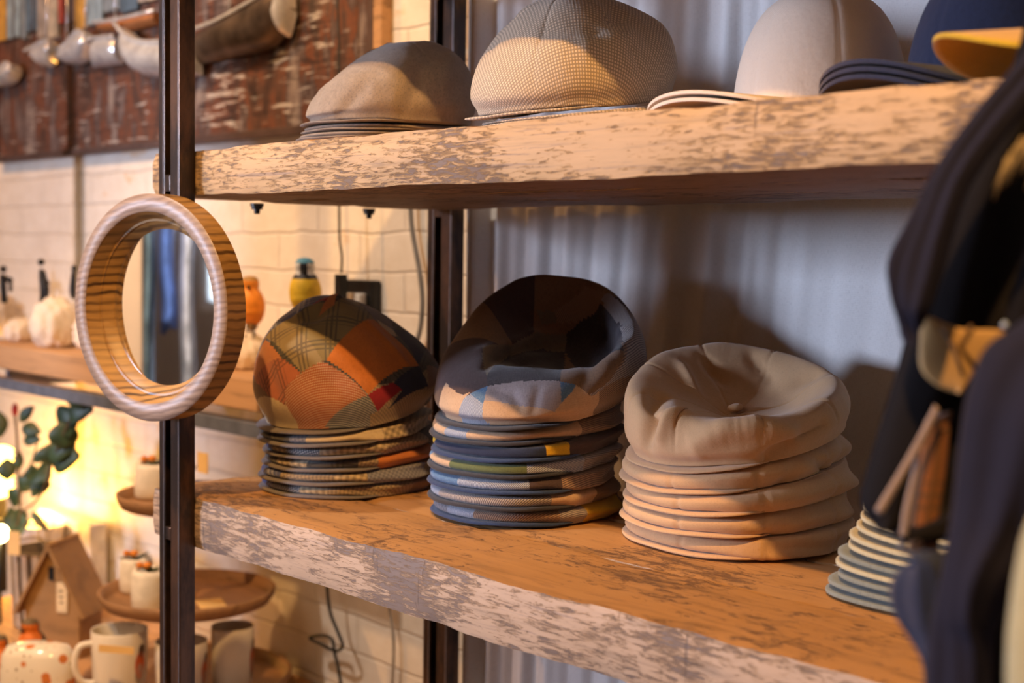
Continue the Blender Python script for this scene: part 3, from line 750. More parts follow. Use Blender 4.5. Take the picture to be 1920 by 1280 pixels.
PATCH2 = [('mauve_lin',[(0.0742,-0.0448),(0.089,0.0351),(0.1132,0.0386),(0.1226,0.0316),(0.1125,-0.0108),(0.0922,-0.0516)]),('tan_lin',[(0.095,-0.0533),(0.0922,-0.0516),(0.1125,-0.0108),(0.123,0.0332),(0.1407,0.02),(0.1183,-0.0642)]),('dnim',[(0.0762,-0.0673),(0.0742,-0.0448),(0.0922,-0.0516),(0.0949,-0.0544)]),('bluetwill',[(0.0779,-0.0785),(0.0762,-0.0673),(0.0954,-0.0535),(0.1169,-0.0675),(0.0884,-0.0874)]),('tan_lin',[(0.0675,-0.0961),(0.0741,-0.067),(0.0779,-0.0785),(0.0882,-0.0937)]),('dnim',[(0.0896,0.0351),(0.092,0.0533),(0.0986,0.0508),(0.1132,0.0386)]),('tan_lin',[(0.0972,0.0502),(0.1034,0.0726),(0.1397,0.0391),(0.1226,0.0316),(0.1132,0.0386)]),('charcoal',[(0.0583,-0.0446),(-0.0157,-0.0218),(-0.0491,0.0226),(-0.0497,0.046),(0.089,0.0351),(0.0742,-0.0448)]),('olivebrown',[(-0.0003,-0.0545),(-0.0639,0.0156),(-0.072,0.053),(-0.0497,0.046),(-0.0491,0.0226),(-0.0157,-0.0218),(0.0583,-0.0446)]),('brown_lin',[(-0.0479,0.0461),(0.0557,0.0777),(0.0501,0.109),(0.0833,0.0965),(0.1007,0.0717),(0.092,0.0533),(0.0896,0.0351)]),('olivebrown',[(-0.0995,0.0198),(-0.0969,0.0434),(-0.0853,0.0453),(-0.0801,0.0245)]),('twillbrown',[(-0.0986,0.0441),(-0.1165,0.1006),(-0.0934,0.1267),(-0.0791,0.103),(-0.0853,0.0453)]),('twillgrey',[(-0.0947,0.1146),(-0.088,0.1315),(0.0014,0.1642),(0.0247,0.1783),(0.1008,0.0779),(0.1007,0.0717),(0.0833,0.0965),(0.0466,0.1149),(-0.0189,0.1323)]),('charcoal',[(-0.0962,0.1114),(-0.0189,0.1323),(0.0501,0.109),(0.0557,0.0777),(-0.0497,0.046),(-0.072,0.053)])]
#@@P2
def def2(u, v):
    a = math.degrees(atan2(v, u)); r = sqrt(u*u+v*v)
    if r > .105 and -70 < a < 75: return 'tan_lin' if a < -48 or -26 < a < 20 or 30 < a < 42 else ('bluetwill' if a < -26 else ('tan_lin' if a < 30 else 'twillbrown'))
    return 'brown_lin' if (120 < a < 170 or -150 < a < -110) else 'choc'
n2 = list(dict.fromkeys([p[0] for p in PATCH2]+['choc', 'tan_lin', 'bluetwill', 'twillbrown', 'brown_lin']))
ct2 = {'th': [
 (.098, 0, .104, .018, .090, .044, .050, .058),
 (.102, .004, .112, .026, .100, .056, .055, .050),
 (.112, .010, .134, .046, .122, .080, .072, .040),
 (.112, .020, .136, .078, .124, .126, .078, .060),
 (.108, .016, .118, .080, .106, .138, .068, .094),
 (.100, .008, .106, .056, .090, .098, .048, .090),
 (.099, 0, .105, .028, .088, .060, .045, .072),
 (.099, 0, .104, .020, .087, .044, .047, .060)], 'centre': .050}
t = dome_cap('patchwork linen flat cap with hollow crown on top of the middle stack', G2, (0, 0, 0), ct2, fr2,
    poly_pick(PATCH2, n2, def2), n2, 'dklining', egg(.106, .100, .099, fr2), seed=8, wr=.0026, dens=700, nseg=22, creases=CREASE2)
place(t, c2[0]+.004, c2[1], z, tl, fr2)

# ---- stack 3: beige eight panel caps
G3 = 'beige eight panel caps in the right stack'
fr3 = R(-62); c3 = (.650, .309); out3 = egg(.112, .108, .110, fr3)
sm = [fr3+R(22.5+45*k) for k in range(8)]
caps3 = [(l, [(180, 'beige')], 'beige') for l in (
 'beige eight panel cap at the very bottom of the right stack, lying on the shelf',
 'beige eight panel cap, second from the bottom of the right stack',
 'beige eight panel cap in the middle of the right stack',
 'beige eight panel cap with a pinched fold, directly under the buttoned top cap')]
z, tl = stack(c3[0], c3[1], 1.2004, caps3, .0240, .056, out3, fr3, G3, 21, name='newsboy_cap', seams=sm, puff=.006, spread=1.25)
ct3 = {'th': [
 (.108, 0, .114, .022, .098, .044, .050, .034),
 (.110, 0, .116, .022, .102, .040, .056, .028),
 (.112, 0, .118, .026, .104, .046, .058, .026),
 (.112, 0, .118, .034, .103, .066, .056, .036),
 (.110, 0, .115, .044, .098, .086, .050, .050),
 (.108, 0, .112, .042, .096, .084, .046, .054),
 (.106, 0, .111, .032, .095, .068, .046, .050),
 (.106, 0, .112, .025, .096, .056, .048, .044)], 'centre': .026}
t = dome_cap('beige eight panel cap with sunken crown and covered button, on top of the right stack', G3, (0, 0, 0), ct3, fr3, 0, ['beige'], 'beige',
    out3, seed=3, wr=.0030, name='newsboy_cap', seams=sm, seam_d=.0016, spread=1.25, button=(-.002, .004, .0325), dens=360, nseg=9, creases=[(a, b_, c, d, e, f_*1.45) for a, b_, c, d, e, f_ in CREASE3])
place(t, c3[0], c3[1], z, tl, fr3)

# ---- baseball caps
def brim_bb(parent, fab, reach, hw, r0, fr, arch, t=.003, z0=.0, tip=0.0, name='brim', pw=.52, gap=-.004):
    """curved peak: from crown radius r0 out to reach, half width hw, arched across by arch"""
    bm = bmesh.new(); uvl = bm.loops.layers.uv.new('UVMap'); nu, nv = 40, 14; g = []
    cf, sf = cos(fr), sin(fr)
    for i in range(nu+1):
        s = -1+2*i/nu; a = s*pi/2; col = []
        yo = hw*sin(a)*1.0; xo = r0*.62+(reach-r0*.62)*(max(0, cos(a)))**pw
        yi = hw*.94*sin(a); xi = min(xo-.0005, sqrt(max(0, (r0+gap)**2-yi*yi)) if abs(yi) < r0+gap else 0)
        for j in range(nv+1):
            q = j/nv; x = xi+(xo-xi)*q; y = yi+(yo-yi)*q
            z = z0+arch*(1-(y/hw)**2)+tip*q*q
            col.append((x*cf-y*sf, x*sf+y*cf, z))
        g.append(col)
    top = [[bm.verts.new((x, y, z+t)) for x, y, z in c] for c in g]; bot = [[bm.verts.new((x, y, z)) for x, y, z in c] for c in g]
    def q4(vs):
        f = bm.faces.new(vs)
        for l in f.loops: l[uvl].uv = (l.vert.co.x, l.vert.co.y)
    for i in range(nu):
        for j in range(nv): q4((top[i][j], top[i+1][j], top[i+1][j+1], top[i][j+1])); q4((bot[i][j], bot[i][j+1], bot[i+1][j+1], bot[i+1][j]))
        q4((top[i][nv], top[i+1][nv], bot[i+1][nv], bot[i][nv])); q4((top[i][0], bot[i][0], bot[i+1][0], top[i+1][0]))
    for i in (0, nu):
        for j in range(nv): q4((top[i][j], top[i][j+1], bot[i][j+1], bot[i][j]))
    bmesh.ops.recalc_face_normals(bm, faces=bm.faces)
    me = bpy.data.meshes.new(name); bm.to_mesh(me); bm.free(); o = obj(name, me, F[fab], parent)
    md = o.modifiers.new('b', 'BEVEL'); md.width = t*.42; md.segments = 2; md.limit_method = 'ANGLE'; md.angle_limit = R(50)
    return o
def baseball(label, group, x, y, z, fab, fr, r0=.088, h=.115, reach=.158, hw=.088, arch=.02, crown=True, rz=VAZ, tilt=0, seed=0, ch=None, t=.003, zc=0, lean=0, brimfab=None, name='baseball_cap', wr=.0015, pw=.52):
    tt = thing(name, label, 'cap', (0, 0, 0), 0, group)
    if crown:
        bm_names = [fab]; ph = seed
        def prof(th):
            a = adiff(th, fr); out = []
            for k in range(33):
                p = k/32
                if p < .08: r = r0*(.86+.14*p/.08); zz = zc
                else:
                    q = (p-.08)/.92*pi/2; r = r0*max(.004, cos(q))**.62; zz = zc+h*sin(q)**1.05
                r = max(r, .0008)
                zz += wob(r*cos(th), r*sin(th), zz, 1.0, ph)*wr*min(1, (zz-zc)/.03)
                sd = sum(math.exp(-(adiff(th, fr+R(60*m+0))*max(r, .02)/.0018)**2) for m in range(6))
                rr = r-sd*.0008*min(1, (zz-zc)/.02)
                rr = max(rr, .0006)
                out.append((rr, zz))
            return out
        def sh(th):
            return prof(th)
        polar_mesh('crown', sh, 33, None, [F[fab]], tt, n=160)
        bm = bmesh.new(); lathe(bm, [(0, .003), (.004, .0028), (.0065, .001), (.0065, -.001), (0, -.002)], 20, c=(0, 0, zc+h+.001)); bmobj('button', bm, F[fab], tt, True)
    brim_bb(tt, brimfab or fab, reach, hw, r0, fr, arch, t=t, pw=pw, gap=-.004 if crown else (.0068 if pw < .5 else .0032))
    place(tt, x, y, z, tilt, fr, rz); return tt

# ---- olive caps by the jackets: nested, so each lower one shows only its peak and sweatband
G4 = 'olive and grey green baseball caps in a nested stack'
lab4 = ['grey green cap peak at the very bottom of the nested stack by the jackets', 'dull green cap peak second from the bottom of the nested stack',
 'grey blue cap peak third from the bottom of the nested stack', 'olive cap peak fourth from the bottom of the nested stack', 'grey cap peak in the middle of the nested stack',
 'khaki cap peak just above the middle of the nested stack', 'light khaki cap peak with a wide rounded corner in the nested stack', 'khaki cap peak third from the top of the nested stack',
 'olive khaki cap peak second from the top of the nested stack', 'khaki cap on top of the nested stack, its peak curling up beside the black coat']
fab4 = ['sage', 'sage', 'sage', 'khaki', 'sage', 'khaki', 'khaki', 'khaki', 'khaki', 'khaki']
def ring_band(parent, fab, r0, z0, h):
    bm = bmesh.new(); lathe(bm, [(r0-.004, z0), (r0-.004, z0+h), (r0, z0+h), (r0, z0), (r0-.004, z0)], 64)
    return bmobj('sweatband', bm, F[fab], parent, True)
rnd = random.Random(4)
for i in range(10):
    z4 = 1.2006+i*.0078; last = i == 9
    fr4 = R(-44+rnd.uniform(-3, 3)+(3 if i > 6 else 0))
    ar = .004+.0022*i
    tt = baseball(lab4[i], G4, .932+rnd.uniform(-.0008, .0008)+.0030*i, .312+rnd.uniform(-.0008, .0008), z4, fab4[i], fr4, r0=.084, reach=.150, hw=.100, arch=.002, crown=last, t=.0034, tilt=-.0, seed=i, h=.10, pw=.38)
    br = [c for c in tt.children if c.name.startswith('brim')][0]
    # the peaks curl a little more the higher they lie
    for v in br.data.vertices:
        a = adiff(atan2(v.co.y, v.co.x), fr4); lat = sqrt(v.co.x**2+v.co.y**2)*sin(a)
        v.co.z += .11*i*lat*lat
    if not last: ring_band(tt, fab4[i], .084, .0, .0068)

# ---- upper shelf
ZU = 1.6054
p = PY(735, 230, .185)
G5 = 'grey brown linen flat caps on the upper shelf'
fr5 = R(-52); out5 = egg(.108, .100, .090, fr5)
caps5 = [(l, [(180, 'linen')], 'linen') for l in ('grey brown linen flat cap lying lowest of four on the upper shelf', 'grey brown linen flat cap, second from the bottom of the linen four', 'grey brown linen flat cap, just under the sunlit linen top cap')]
z, tl = stack(p.x, p.y, ZU, caps5, .0082, .008, out5, fr5, G5, 31, tb=.003, puff=.0)
ct5 = {'th': [
 (.094, 0, .099, .024, .088, .058, .048, .086),
 (.094, 0, .099, .026, .088, .066, .048, .094),
 (.092, 0, .099, .030, .088, .074, .048, .100),
 (.096, 0, .101, .032, .090, .078, .048, .102),
 (.098, 0, .101, .030, .088, .074, .048, .100),
 (.092, 0, .096, .024, .084, .062, .044, .092),
 (.094, 0, .098, .016, .084, .042, .046, .074),
 (.100, 0, .103, .014, .090, .040, .050, .074)], 'centre': .098}
t = dome_cap('grey brown linen flat cap on top of its stack, leftmost on the upper shelf', G5, (0, 0, 0), ct5, fr5, 0, ['linen'], 'linen', out5, seed=2, wr=.0022, creases=CREASE4, seams=[fr5, fr5+R(90), fr5-R(90)], tb=.003)
place(t, p.x, p.y, z, tl, fr5)
p = PY(1075, 200, .205)
G6 = 'beige basket weave flat caps on the upper shelf'
fr6 = R(-52); out6 = egg(.116, .104, .098, fr6)
caps6 = [(l, [(180, 'basket')], 'basket') for l in ('beige basket weave flat cap flattened at the bottom of its stack', 'beige basket weave flat cap, its open back facing right, middle of its stack')]
z, tl = stack(p.x+.018, p.y+.010, ZU, caps6, .0145, .070, egg(.122, .128, .100, fr6), fr6, G6, 41, tb=.0036, puff=.003)
ct6 = {'th': [
 (.100, 0, .106, .024, .094, .056, .050, .098),
 (.100, 0, .106, .026, .094, .062, .052, .100),
 (.104, .006, .112, .040, .100, .080, .054, .106),
 (.104, .010, .112, .046, .098, .090, .052, .112),
 (.104, .006, .108, .046, .094, .092, .050, .116),
 (.098, 0, .103, .040, .088, .082, .046, .112),
 (.098, 0, .103, .028, .086, .066, .046, .104),
 (.104, 0, .109, .022, .094, .052, .048, .096)], 'centre': .118}
t = dome_cap('tall beige basket weave flat cap with stitched panels on top of its stack', G6, (0, 0, 0), ct6, fr6, 0, ['basket'], 'basket', egg(.114, .100, .098, fr6), seed=12, wr=.0024, creases=CREASE5,
    seams=[fr6+R(30), fr6+R(90), fr6-R(30), fr6-R(90), fr6+R(150)], tb=.0036)
place(t, p.x-.001, p.y, z, tl, fr6)
G7 = 'ivory baseball caps on the upper shelf'
for i in range(2):
    baseball(['lower ivory baseball cap, mostly covered, its curved peak edge showing', 'ivory baseball cap on top of another, beside the beige basket weave caps'][i], G7,
        .772, .262, ZU+.0001+i*.0062, 'ivory', R(-60), r0=.080, h=.118, reach=.165, hw=.096, arch=.016, crown=(i == 1), t=.0032, seed=i, zc=.002)
G8 = 'navy baseball caps on the upper shelf'
lab8 = ['navy baseball cap at the bottom of the navy three, curved peak edge showing', 'navy baseball cap in the middle of the navy three', 'navy baseball cap on top of the navy three beside the mustard cap']
for i in range(3):
    baseball(lab8[i], G8, 0.952, .262, ZU+.0001+i*.0058, 'navycot', R(-64), r0=.080, h=.115, reach=.162, hw=.084, arch=.022, crown=(i == 2), t=.0034, seed=i+5, zc=.002)
baseball('mustard yellow baseball cap at the right end of the upper shelf', None, 1.160, .140, ZU+.0150, 'mustard', R(-100), tilt=.045, r0=.086, h=.115, reach=.175, hw=.092, arch=.024, t=.0034, seed=9, zc=.002)
#@@REST
# ------------------------------------------------------------------ things behind, on the brick wall side
def ico(bm, c, r, sub=3, sc=(1,1,1), nz=0, f=30, ph=0):
    g = bmesh.ops.create_icosphere(bm, subdivisions=sub, radius=1)
    for v in g['verts']:
        p = v.co.copy(); k = 1+nz*wob(p.x*r, p.y*r, p.z*r, f/30, ph)
        v.co = Vector((c[0]+p.x*r*sc[0]*k, c[1]+p.y*r*sc[1]*k, c[2]+p.z*r*sc[2]*k))
    return g['verts']
YW = .60
# wall shelf with its steel rail
ws = thing('wall_shelf', 'brown wooden shelf on the brick wall with a grey steel rail beneath', 'shelf', (-.85, .5, 1.235))
bm = bmesh.new(); box(bm, -.63, .52, -.14, .098, 0, .050); bmobj('board', bm, M['bgwood'], ws, False, .003)
bm = bmesh.new(); box(bm, -.63, .55, -.14, -.112, -.042, -.0195); bmobj('steel_rail', bm, M['greybar'], ws, False, .001)
for x in (-.50, 0, .50):
    bm = bmesh.new(); box(bm, x-.008, x+.008, -.111, .098, -.040, -.0005); bmobj('bracket', bm, M['greybar'], ws)
up = bmesh.new(); box(up, -1.52, -1.482, .36, .40, 0, 2.4)
tag(bmobj('steel_upright', up, M['steel'], None, False, .002), 'dark steel upright at the far left, beside the wall shelf', 'post')

# rocks on the wall shelf
rockm = plain('pale_plaster_stone', (.80, .68, .54), .9, 0, 25, .18, .6)
def rock(px, py, r, sc, lab, seed, y=.47, zt=1.2855):
    bm = bmesh.new(); vs = ico(bm, (0, 0, 0), r, 4, sc, .16, 14/r*.03*30, seed)
    p = PY(px, py, y); mn = min(v.co.z for v in bm.verts)
    cut = -r*sc[2]*.72
    for v in bm.verts:
        if v.co.z < cut: v.co.z = cut+(v.co.z-cut)*.05
    mn = min(v.co.z for v in bm.verts)
    for v in bm.verts: v.co += Vector((0, 0, -mn))
    o = bmobj('rough_stone', bm, rockm, None, True); o.location = (p.x, y, zt); tag(o, lab, 'stone', 'pale stones on the wall shelf'); return o
rock(38, 640, .040, (1.0, .8, .72), 'small pale wedge shaped stone on the wall shelf, left of the tall stone', 1, .44)
rock(105, 640, .060, (1.0, .8, .98), 'tall chunky pale stone on the wall shelf near the round mirror', 2, .43)
rock(4, 640, .062, (1, .8, .85), 'pale stone at the very left edge on the wall shelf', 3, .50)
rock(176, 640, .048, (.9, .8, .9), 'pale stone half hidden behind the left rim of the round mirror', 8, .47)
rock(455, 690, .042, (1.15, .9, .92), 'pale stone under the orange bird', 5, .46)
rock(575, 690, .046, (1.3, .9, .92), 'pale stone under the blue and yellow bird', 6, .46)

# iron figurines
iron = plain('black_iron', (.022, .020, .018), .45, .6)
def figurine(lab, px, py, y, paths, heads):
    p = PY(px, py, y); t = thing('iron_figurine', lab, 'figurine', p, 0, 'black iron figurines on the stones'); s = .00102
    bm = bmesh.new()
    for pts, r in paths: tube(bm, smooth_path([((x-px)*s, (x-px)*s*.0, (py-yy)*s) for x, yy in pts], 5), r, 8)
    bmobj('body', bm, iron, t, True)
    for x, yy, r in heads:
        bm = bmesh.new(); ico(bm, ((x-px)*s, 0, (py-yy)*s), r, 2); bmobj('head', bm, iron, t, True)
figurine('iron figurine of a tall person reaching down to a small one, on the tall stone', 88, 576, .43,
  [([(62, 500), (62, 520), (66, 545), (61, 575)], [.006]*0 or .005), ([(62, 500), (75, 505), (86, 522)], .0035), ([(64, 515), (72, 530), (84, 548), (90, 570)], .0045), ([(88, 532), (87, 548), (92, 570)], .006), ([(64, 572), (80, 570), (97, 571)], .004)],
  [(62, 484, .0075), (88, 526, .0065)])
figurine('black iron figurine holding a flat bar at the left edge of the wall shelf', 10, 584, .49,
  [([(-2, 500), (-1, 525), (3, 560), (2, 584)], .008), ([(0, 512), (18, 511), (38, 512)], .007), ([(38, 512), (40, 525), (39, 538)], .0045)], [(0, 488, .0085)])
figurine('slim iron figurine partly hidden behind the left rim of the round mirror', 137, 560, .46,
  [([(141, 505), (136, 520), (131, 540), (134, 556)], .005), ([(141, 510), (141, 535), (138, 560)], .004)], [(142, 498, .0065)])

# birds
def bird(lab, px, py, y, sc, cols, yaw=VAZ, grp=None, perch=True):
    """cols: breast, back, crown, cheek, mask"""
    p = PY(px, py, y); t = thing('bird_ornament', lab, 'bird ornament', p, yaw, grp)
    t.scale = (sc, sc, sc)
    prof = [(0, 0), (.35, .02), (.62, .12), (.78, .28), (.80, .45), (.70, .60), (.52, .71), (.47, .76), (.50, .84), (.46, .93), (.30, .99), (0, 1.01)]
    bm = bmesh.new(); n = 32; rows = []
    R_ = [a[0] for a in prof]; Z_ = [a[1] for a in prof]; K = 4
    for i in range((len(prof)-1)*K+1):
        tt = i/K; rows.append((max(.001, cr(R_, tt)*.030), cr(Z_, tt)*.085))
    lathe(bm, rows, n)
    for v in bm.verts:
        h = v.co.z/.085
        v.co.x = v.co.x*(1.05 if h < .7 else 1) + (.012*(h-.5) if h > .3 else -.010*(.3-h)/.3)
        v.co.z += .018
    bmesh.ops.recalc_face_normals(bm, faces=bm.faces)
    for f in bm.faces:
        c = f.calc_center_median(); h = (c.z-.018)/.085; fr = c.x-.004*(h-.4)*2 > -.006
        f.material_index = 0 if fr else 1
        if h > .90: f.material_index = 2
        elif h > .70: f.material_index = (3 if abs(c.y) > .005 else 4) if fr else 1
        elif h > .63 and fr: f.material_index = 4 if cols[4] != cols[0] else 0
    ms = [plain('feather', c, .6, 0, 80, .2) for c in cols]
    bmobj('body', bm, ms, t, True)
    bm = bmesh.new(); tube(bm, [(.018, 0, .084), (.027, 0, .082)], [.0035, .0006], 8); bmobj('beak', bm, iron, t, True)
    for s in (-1, 1):
        bm = bmesh.new(); ico(bm, (.0155, s*.0075, .089), .0018, 2); bmobj('eye', bm, iron, t, True)
    bm = bmesh.new(); vs = ico(bm, (-.018, 0, .018), .03, 2, (.9, .28, .35))
    bmobj('tail', bm, ms[1], t, True)
    if perch:
        for s in (-1, 1):
            bm = bmesh.new(); tube(bm, [(.002, s*.006, .024), (.003, s*.006, .001), (.013, s*.007, .0012)], .0017, 8); bmobj('leg', bm, plain('dark_leg', (.10, .07, .05), .6), t, True)
    return t
bird('orange breasted bird ornament standing beside the round mirror', 470, 630, .46, 1.0, [(.85, .28, .02), (.28, .16, .06), (.40, .22, .06), (.80, .28, .03), (.85, .28, .02)], grp='bird ornaments on the wall shelf')
bird('blue capped bird ornament with a yellow breast behind the left cap stack', 572, 612, .46, 1.08, [(.85, .55, .03), (.20, .25, .12), (.10, .33, .48), (.75, .75, .72), (.02, .02, .03)], grp='bird ornaments on the wall shelf')

# harbour relief
def art():
    t = thing('harbour_relief', 'metal relief picture of moored boats and their reflections on the brick wall', 'wall art', (-1.09, .58, 1.70))
    m, nt, b = new_mat('harbour_reflections'); g = G(nt)
    v = g.coord(scale=(16, 1, 5)); a = g.noise(v, 1, 5, .6, .3)
    h = g.noise(g.coord(scale=(11, 1, 85), loc=(3, 0, 1)), 1, 5, .65, .4)
    h2 = g.noise(g.coord(scale=(5, 1, 2), loc=(7, 0, 4)), 1, 3)
    c = g.ramp(a, [(.32, (.035, .022, .020)), (.44, (.13, .065, .045)), (.50, (.20, .07, .035)), (.54, (.09, .055, .048)), (.62, (.22, .165, .15)), (.72, (.40, .33, .28))])
    c = g.mix(g.ramp(g.math('ADD', h, g.math('MULTIPLY', h2, .5)), [(.82, 0.0), (.90, .85)]), c, (.62, .56, .50))
    c = g.mix(g.ramp(g.math('SUBTRACT', h, g.math('MULTIPLY', h2, .4)), [(.16, .7), (.26, 0.0)]), c, (.03, .02, .02))
    g.L.new(c, b.inputs['Base Color']); b.inputs['Roughness'].default_value = .4; b.inputs['Metallic'].default_value = .2
    g.bump(h, b, .5, .002)
    bm = bmesh.new(); box(bm, -.76, .752, .004, .018, .012, .62); bmobj('water_panel', bm, m, t)
    fm = plain('dark_frame', (.10, .06, .05), .5, .3)
    bm = bmesh.new(); box(bm, -.775, .768, -.006, .018, -.002, .012); box(bm, .752, .768, -.006, .018, .012, .62); box(bm, -.775, -.76, -.006, .018, .012, .62); bmobj('frame', bm, fm, t, False, .002)
    bm = bmesh.new(); box(bm, .7685, .790, -.004, .018, -.002, .62); bmobj('wood_side', bm, M['bgwood'], t)
    # town strip behind the boats: small painted facades
    cols = [(.55, .30, .05), (.10, .16, .22), (.45, .08, .05), (.30, .40, .45), (.42, .36, .30), (.16, .10, .08), (.25, .30, .33), (.5, .42, .30)]
    rnd = random.Random(5); x = -.75; k = 0
    while x < .05:
        wd = rnd.uniform(.03, .08); zz = rnd.uniform(.27, .30)
        bm = bmesh.new(); hh = rnd.uniform(.12, .28); box(bm, x, x+wd*.94, -.004, .0035, zz, zz+hh)
        bmobj('house_front', bm, plain('painted_house', cols[(k*3) % 8], .6, .2, 30, .4), t); x += wd; k += 1
    silver = plain('hammered_silver', (.85, .86, .88), .25, .5, 40, .3, .3); rust = plain('oiled_steel_hull', (.15, .11, .085), .34, .6, 22, .6, .4)
    def hull(pts_top, pts_bot, bulge, mt, nm='boat_hull'):
        bm = bmesh.new(); N = len(pts_top); K = 10
        gt = [PY(x, y, .572)-Vector(t.location) for x, y in pts_top]; gb = [PY(x, y, .572)-Vector(t.location) for x, y in pts_bot]
        gt = smooth_path(gt, 4); gb = smooth_path(gb, 4); rows = []
        for i, (a_, b2) in enumerate(zip(gt, gb)):
            e = i/(len(gt)-1); row = []
            for j in range(K+1):
                q = j/K; p = a_.lerp(b2, q); d = bulge*sqrt(max(0, sin(pi*(.12+.88*q))))*min(1, .35+2.2*e*(1.2-e) if True else 1)
                row.append(bm.verts.new((p.x, p.y-d, p.z)))
            row.append(bm.verts.new((b2.x, b2.y+.0, b2.z))); row.append(bm.verts.new((a_.x, a_.y+.0, a_.z)))
            rows.append(row)
        for r0, r1 in zip(rows, rows[1:]):
            n_ = len(r0)
            for j in range(n_): bm.faces.new((r0[j], r0[(j+1) % n_], r1[(j+1) % n_], r1[j]))
        bm.faces.new(rows[0]); bm.faces.new(rows[-1][::-1])
        o = bmobj(nm, bm, mt, t, True); o.modifiers.new('e', 'EDGE_SPLIT').split_angle = R(50)
        bm = bmesh.new(); tube(bm, [(p.x, p.y-bulge*.7, p.z+.002) for p in gt], .0045, 8); bmobj('gunwale', bm, silver, t, True)
        return o
    hull([(240, 48), (262, 72), (300, 84), (380, 78)], [(246, 75), (262, 132), (300, 146), (380, 142)], .045, silver)
    hull([(372, 66), (430, 46), (500, 8), (548, -22)], [(372, 122), (440, 108), (520, 86), (556, 20)], .045, rust)
    hull([(538, -30), (545, -30), (553, -28)], [(528, 62), (545, 70), (556, 30)], .040, silver)
    hull([(112, 104), (140, 88), (165, 62), (180, 72)], [(112, 110), (135, 121), (165, 116), (182, 88)], .035, silver)
    hull([(62, 98), (80, 90), (100, 78), (110, 84)], [(64, 104), (84, 124), (104, 122), (112, 98)], .030, silver)
    hull([(182, 76), (205, 74), (230, 72)], [(176, 126), (200, 124), (232, 120)], .030, silver)
    hull([(-25, 134), (5, 140), (28, 122), (40, 128)], [(-25, 160), (5, 163), (30, 156), (42, 138)], .035, silver)
    hull([(185, 46), (230, 40), (300, 24)], [(185, 56), (230, 60), (300, 46)], .02, plain('orange_deck', (.42, .16, .05), .5, .3))
    for px, y0, y1 in ((160, 60, -30), (24, 120, -30), (88, 80, -30), (215, 40, -30), (60, 90, -30), (430, 46, -60), (500, 10, -60), (125, 88, -30)):
        a_ = PY(px, y0, .556)-Vector(t.location); b2 = PY(px+2, y1, .556)-Vector(t.location)
        bm = bmesh.new(); tube(bm, [a_, b2], .0022, 6); bmobj('mast', bm, silver if px % 3 else fm, t, True)
art()

# socket, adapter, cables
s0 = PY(682, 562, .594)
t = thing('wall_socket', 'black wall socket plate with a white plug on the brick wall', 'socket', (s0.x, .5995, s0.z))
bm = bmesh.new(); box(bm, -.042, .042, -.018, 0, -.034, .034); bmobj('plate', bm, M['bolt'], t, False, .003)
bm = bmesh.new(); box(bm, -.014, .026, -.034, -.0185, -.030, .012); bmobj('plug', bm, plain('white_plastic', (.8, .78, .74), .4), t, False, .003)
def cable(pts, r, m, lab, y=.585):
    bm = bmesh.new(); tube(bm, smooth_path([PY(a[0], a[1], a[2] if len(a) > 2 else y) for a in pts], 6), r, 8)
    return tag(bmobj('cable', bm, m, None, True), lab, 'cable')
blk = plain('black_cable', (.015, .015, .015), .5)
c_ = cable([(630, -120), (633, 0), (636, 100), (634, 250), (636, 400), (637, 450), (641, 480), (640, 512)], .0021, blk, 'thin black cable hanging down the brick wall to a black adapter', .545)
bm = bmesh.new(); p = PY(639, 514, .545); q = PY(639, 560, .545); box(bm, p.x-.0095, p.x+.0095, .538, .553, q.z, p.z); 
o = bmobj('adapter', bm, M['bolt'], c_, False, .002)
greyc = plain('grey_cable', (.26, .25, .24), .5)
cable([(768, 300), (770, 400), (776, 450), (786, 505), (792, 560), (789, 610), (780, 650), (777, 700), (783, 760)], .0042, greyc, 'grey cable bowing down the brick wall beside the rear steel post')
cable([(611, 1060), (614, 1110), (620, 1150), (634, 1185), (642, 1207), (638, 1217), (625, 1219), (602, 1207), (583, 1198), (584, 1193), (605, 1191), (620, 1196), (625, 1205), (627, 1222), (634, 1250), (641, 1300), (648, 1380)], .0030, blk, 'black cable with a knotted loop hanging below the lower shelf', .56)
cable([(727, 1100), (731, 1150), (737, 1190), (738, 1230), (735, 1290), (734, 1380)], .0026, plain('pale_cable', (.42, .38, .33), .5), 'pale thin cable hanging straight down near the rear steel post')

# ------------------------------------------------------------------ the display table and what stands on it
ZT = .71
t = thing('display_table', 'wooden display table against the brick wall holding mugs and ornaments', 'table', (-.85, .36, 0))
bm = bmesh.new(); box(bm, -.62, .62, -.26, .2385, ZT-.035, ZT); bmobj('table_top', bm, M['bgwood'], t, False, .004)
for x in (-.57, .57):
    for y in (-.22, .20):
        bm = bmesh.new(); box(bm, x-.025, x+.025, y-.025, y+.025, 0, ZT-.036); bmobj('leg', bm, M['bgwood'], t, False, .003)
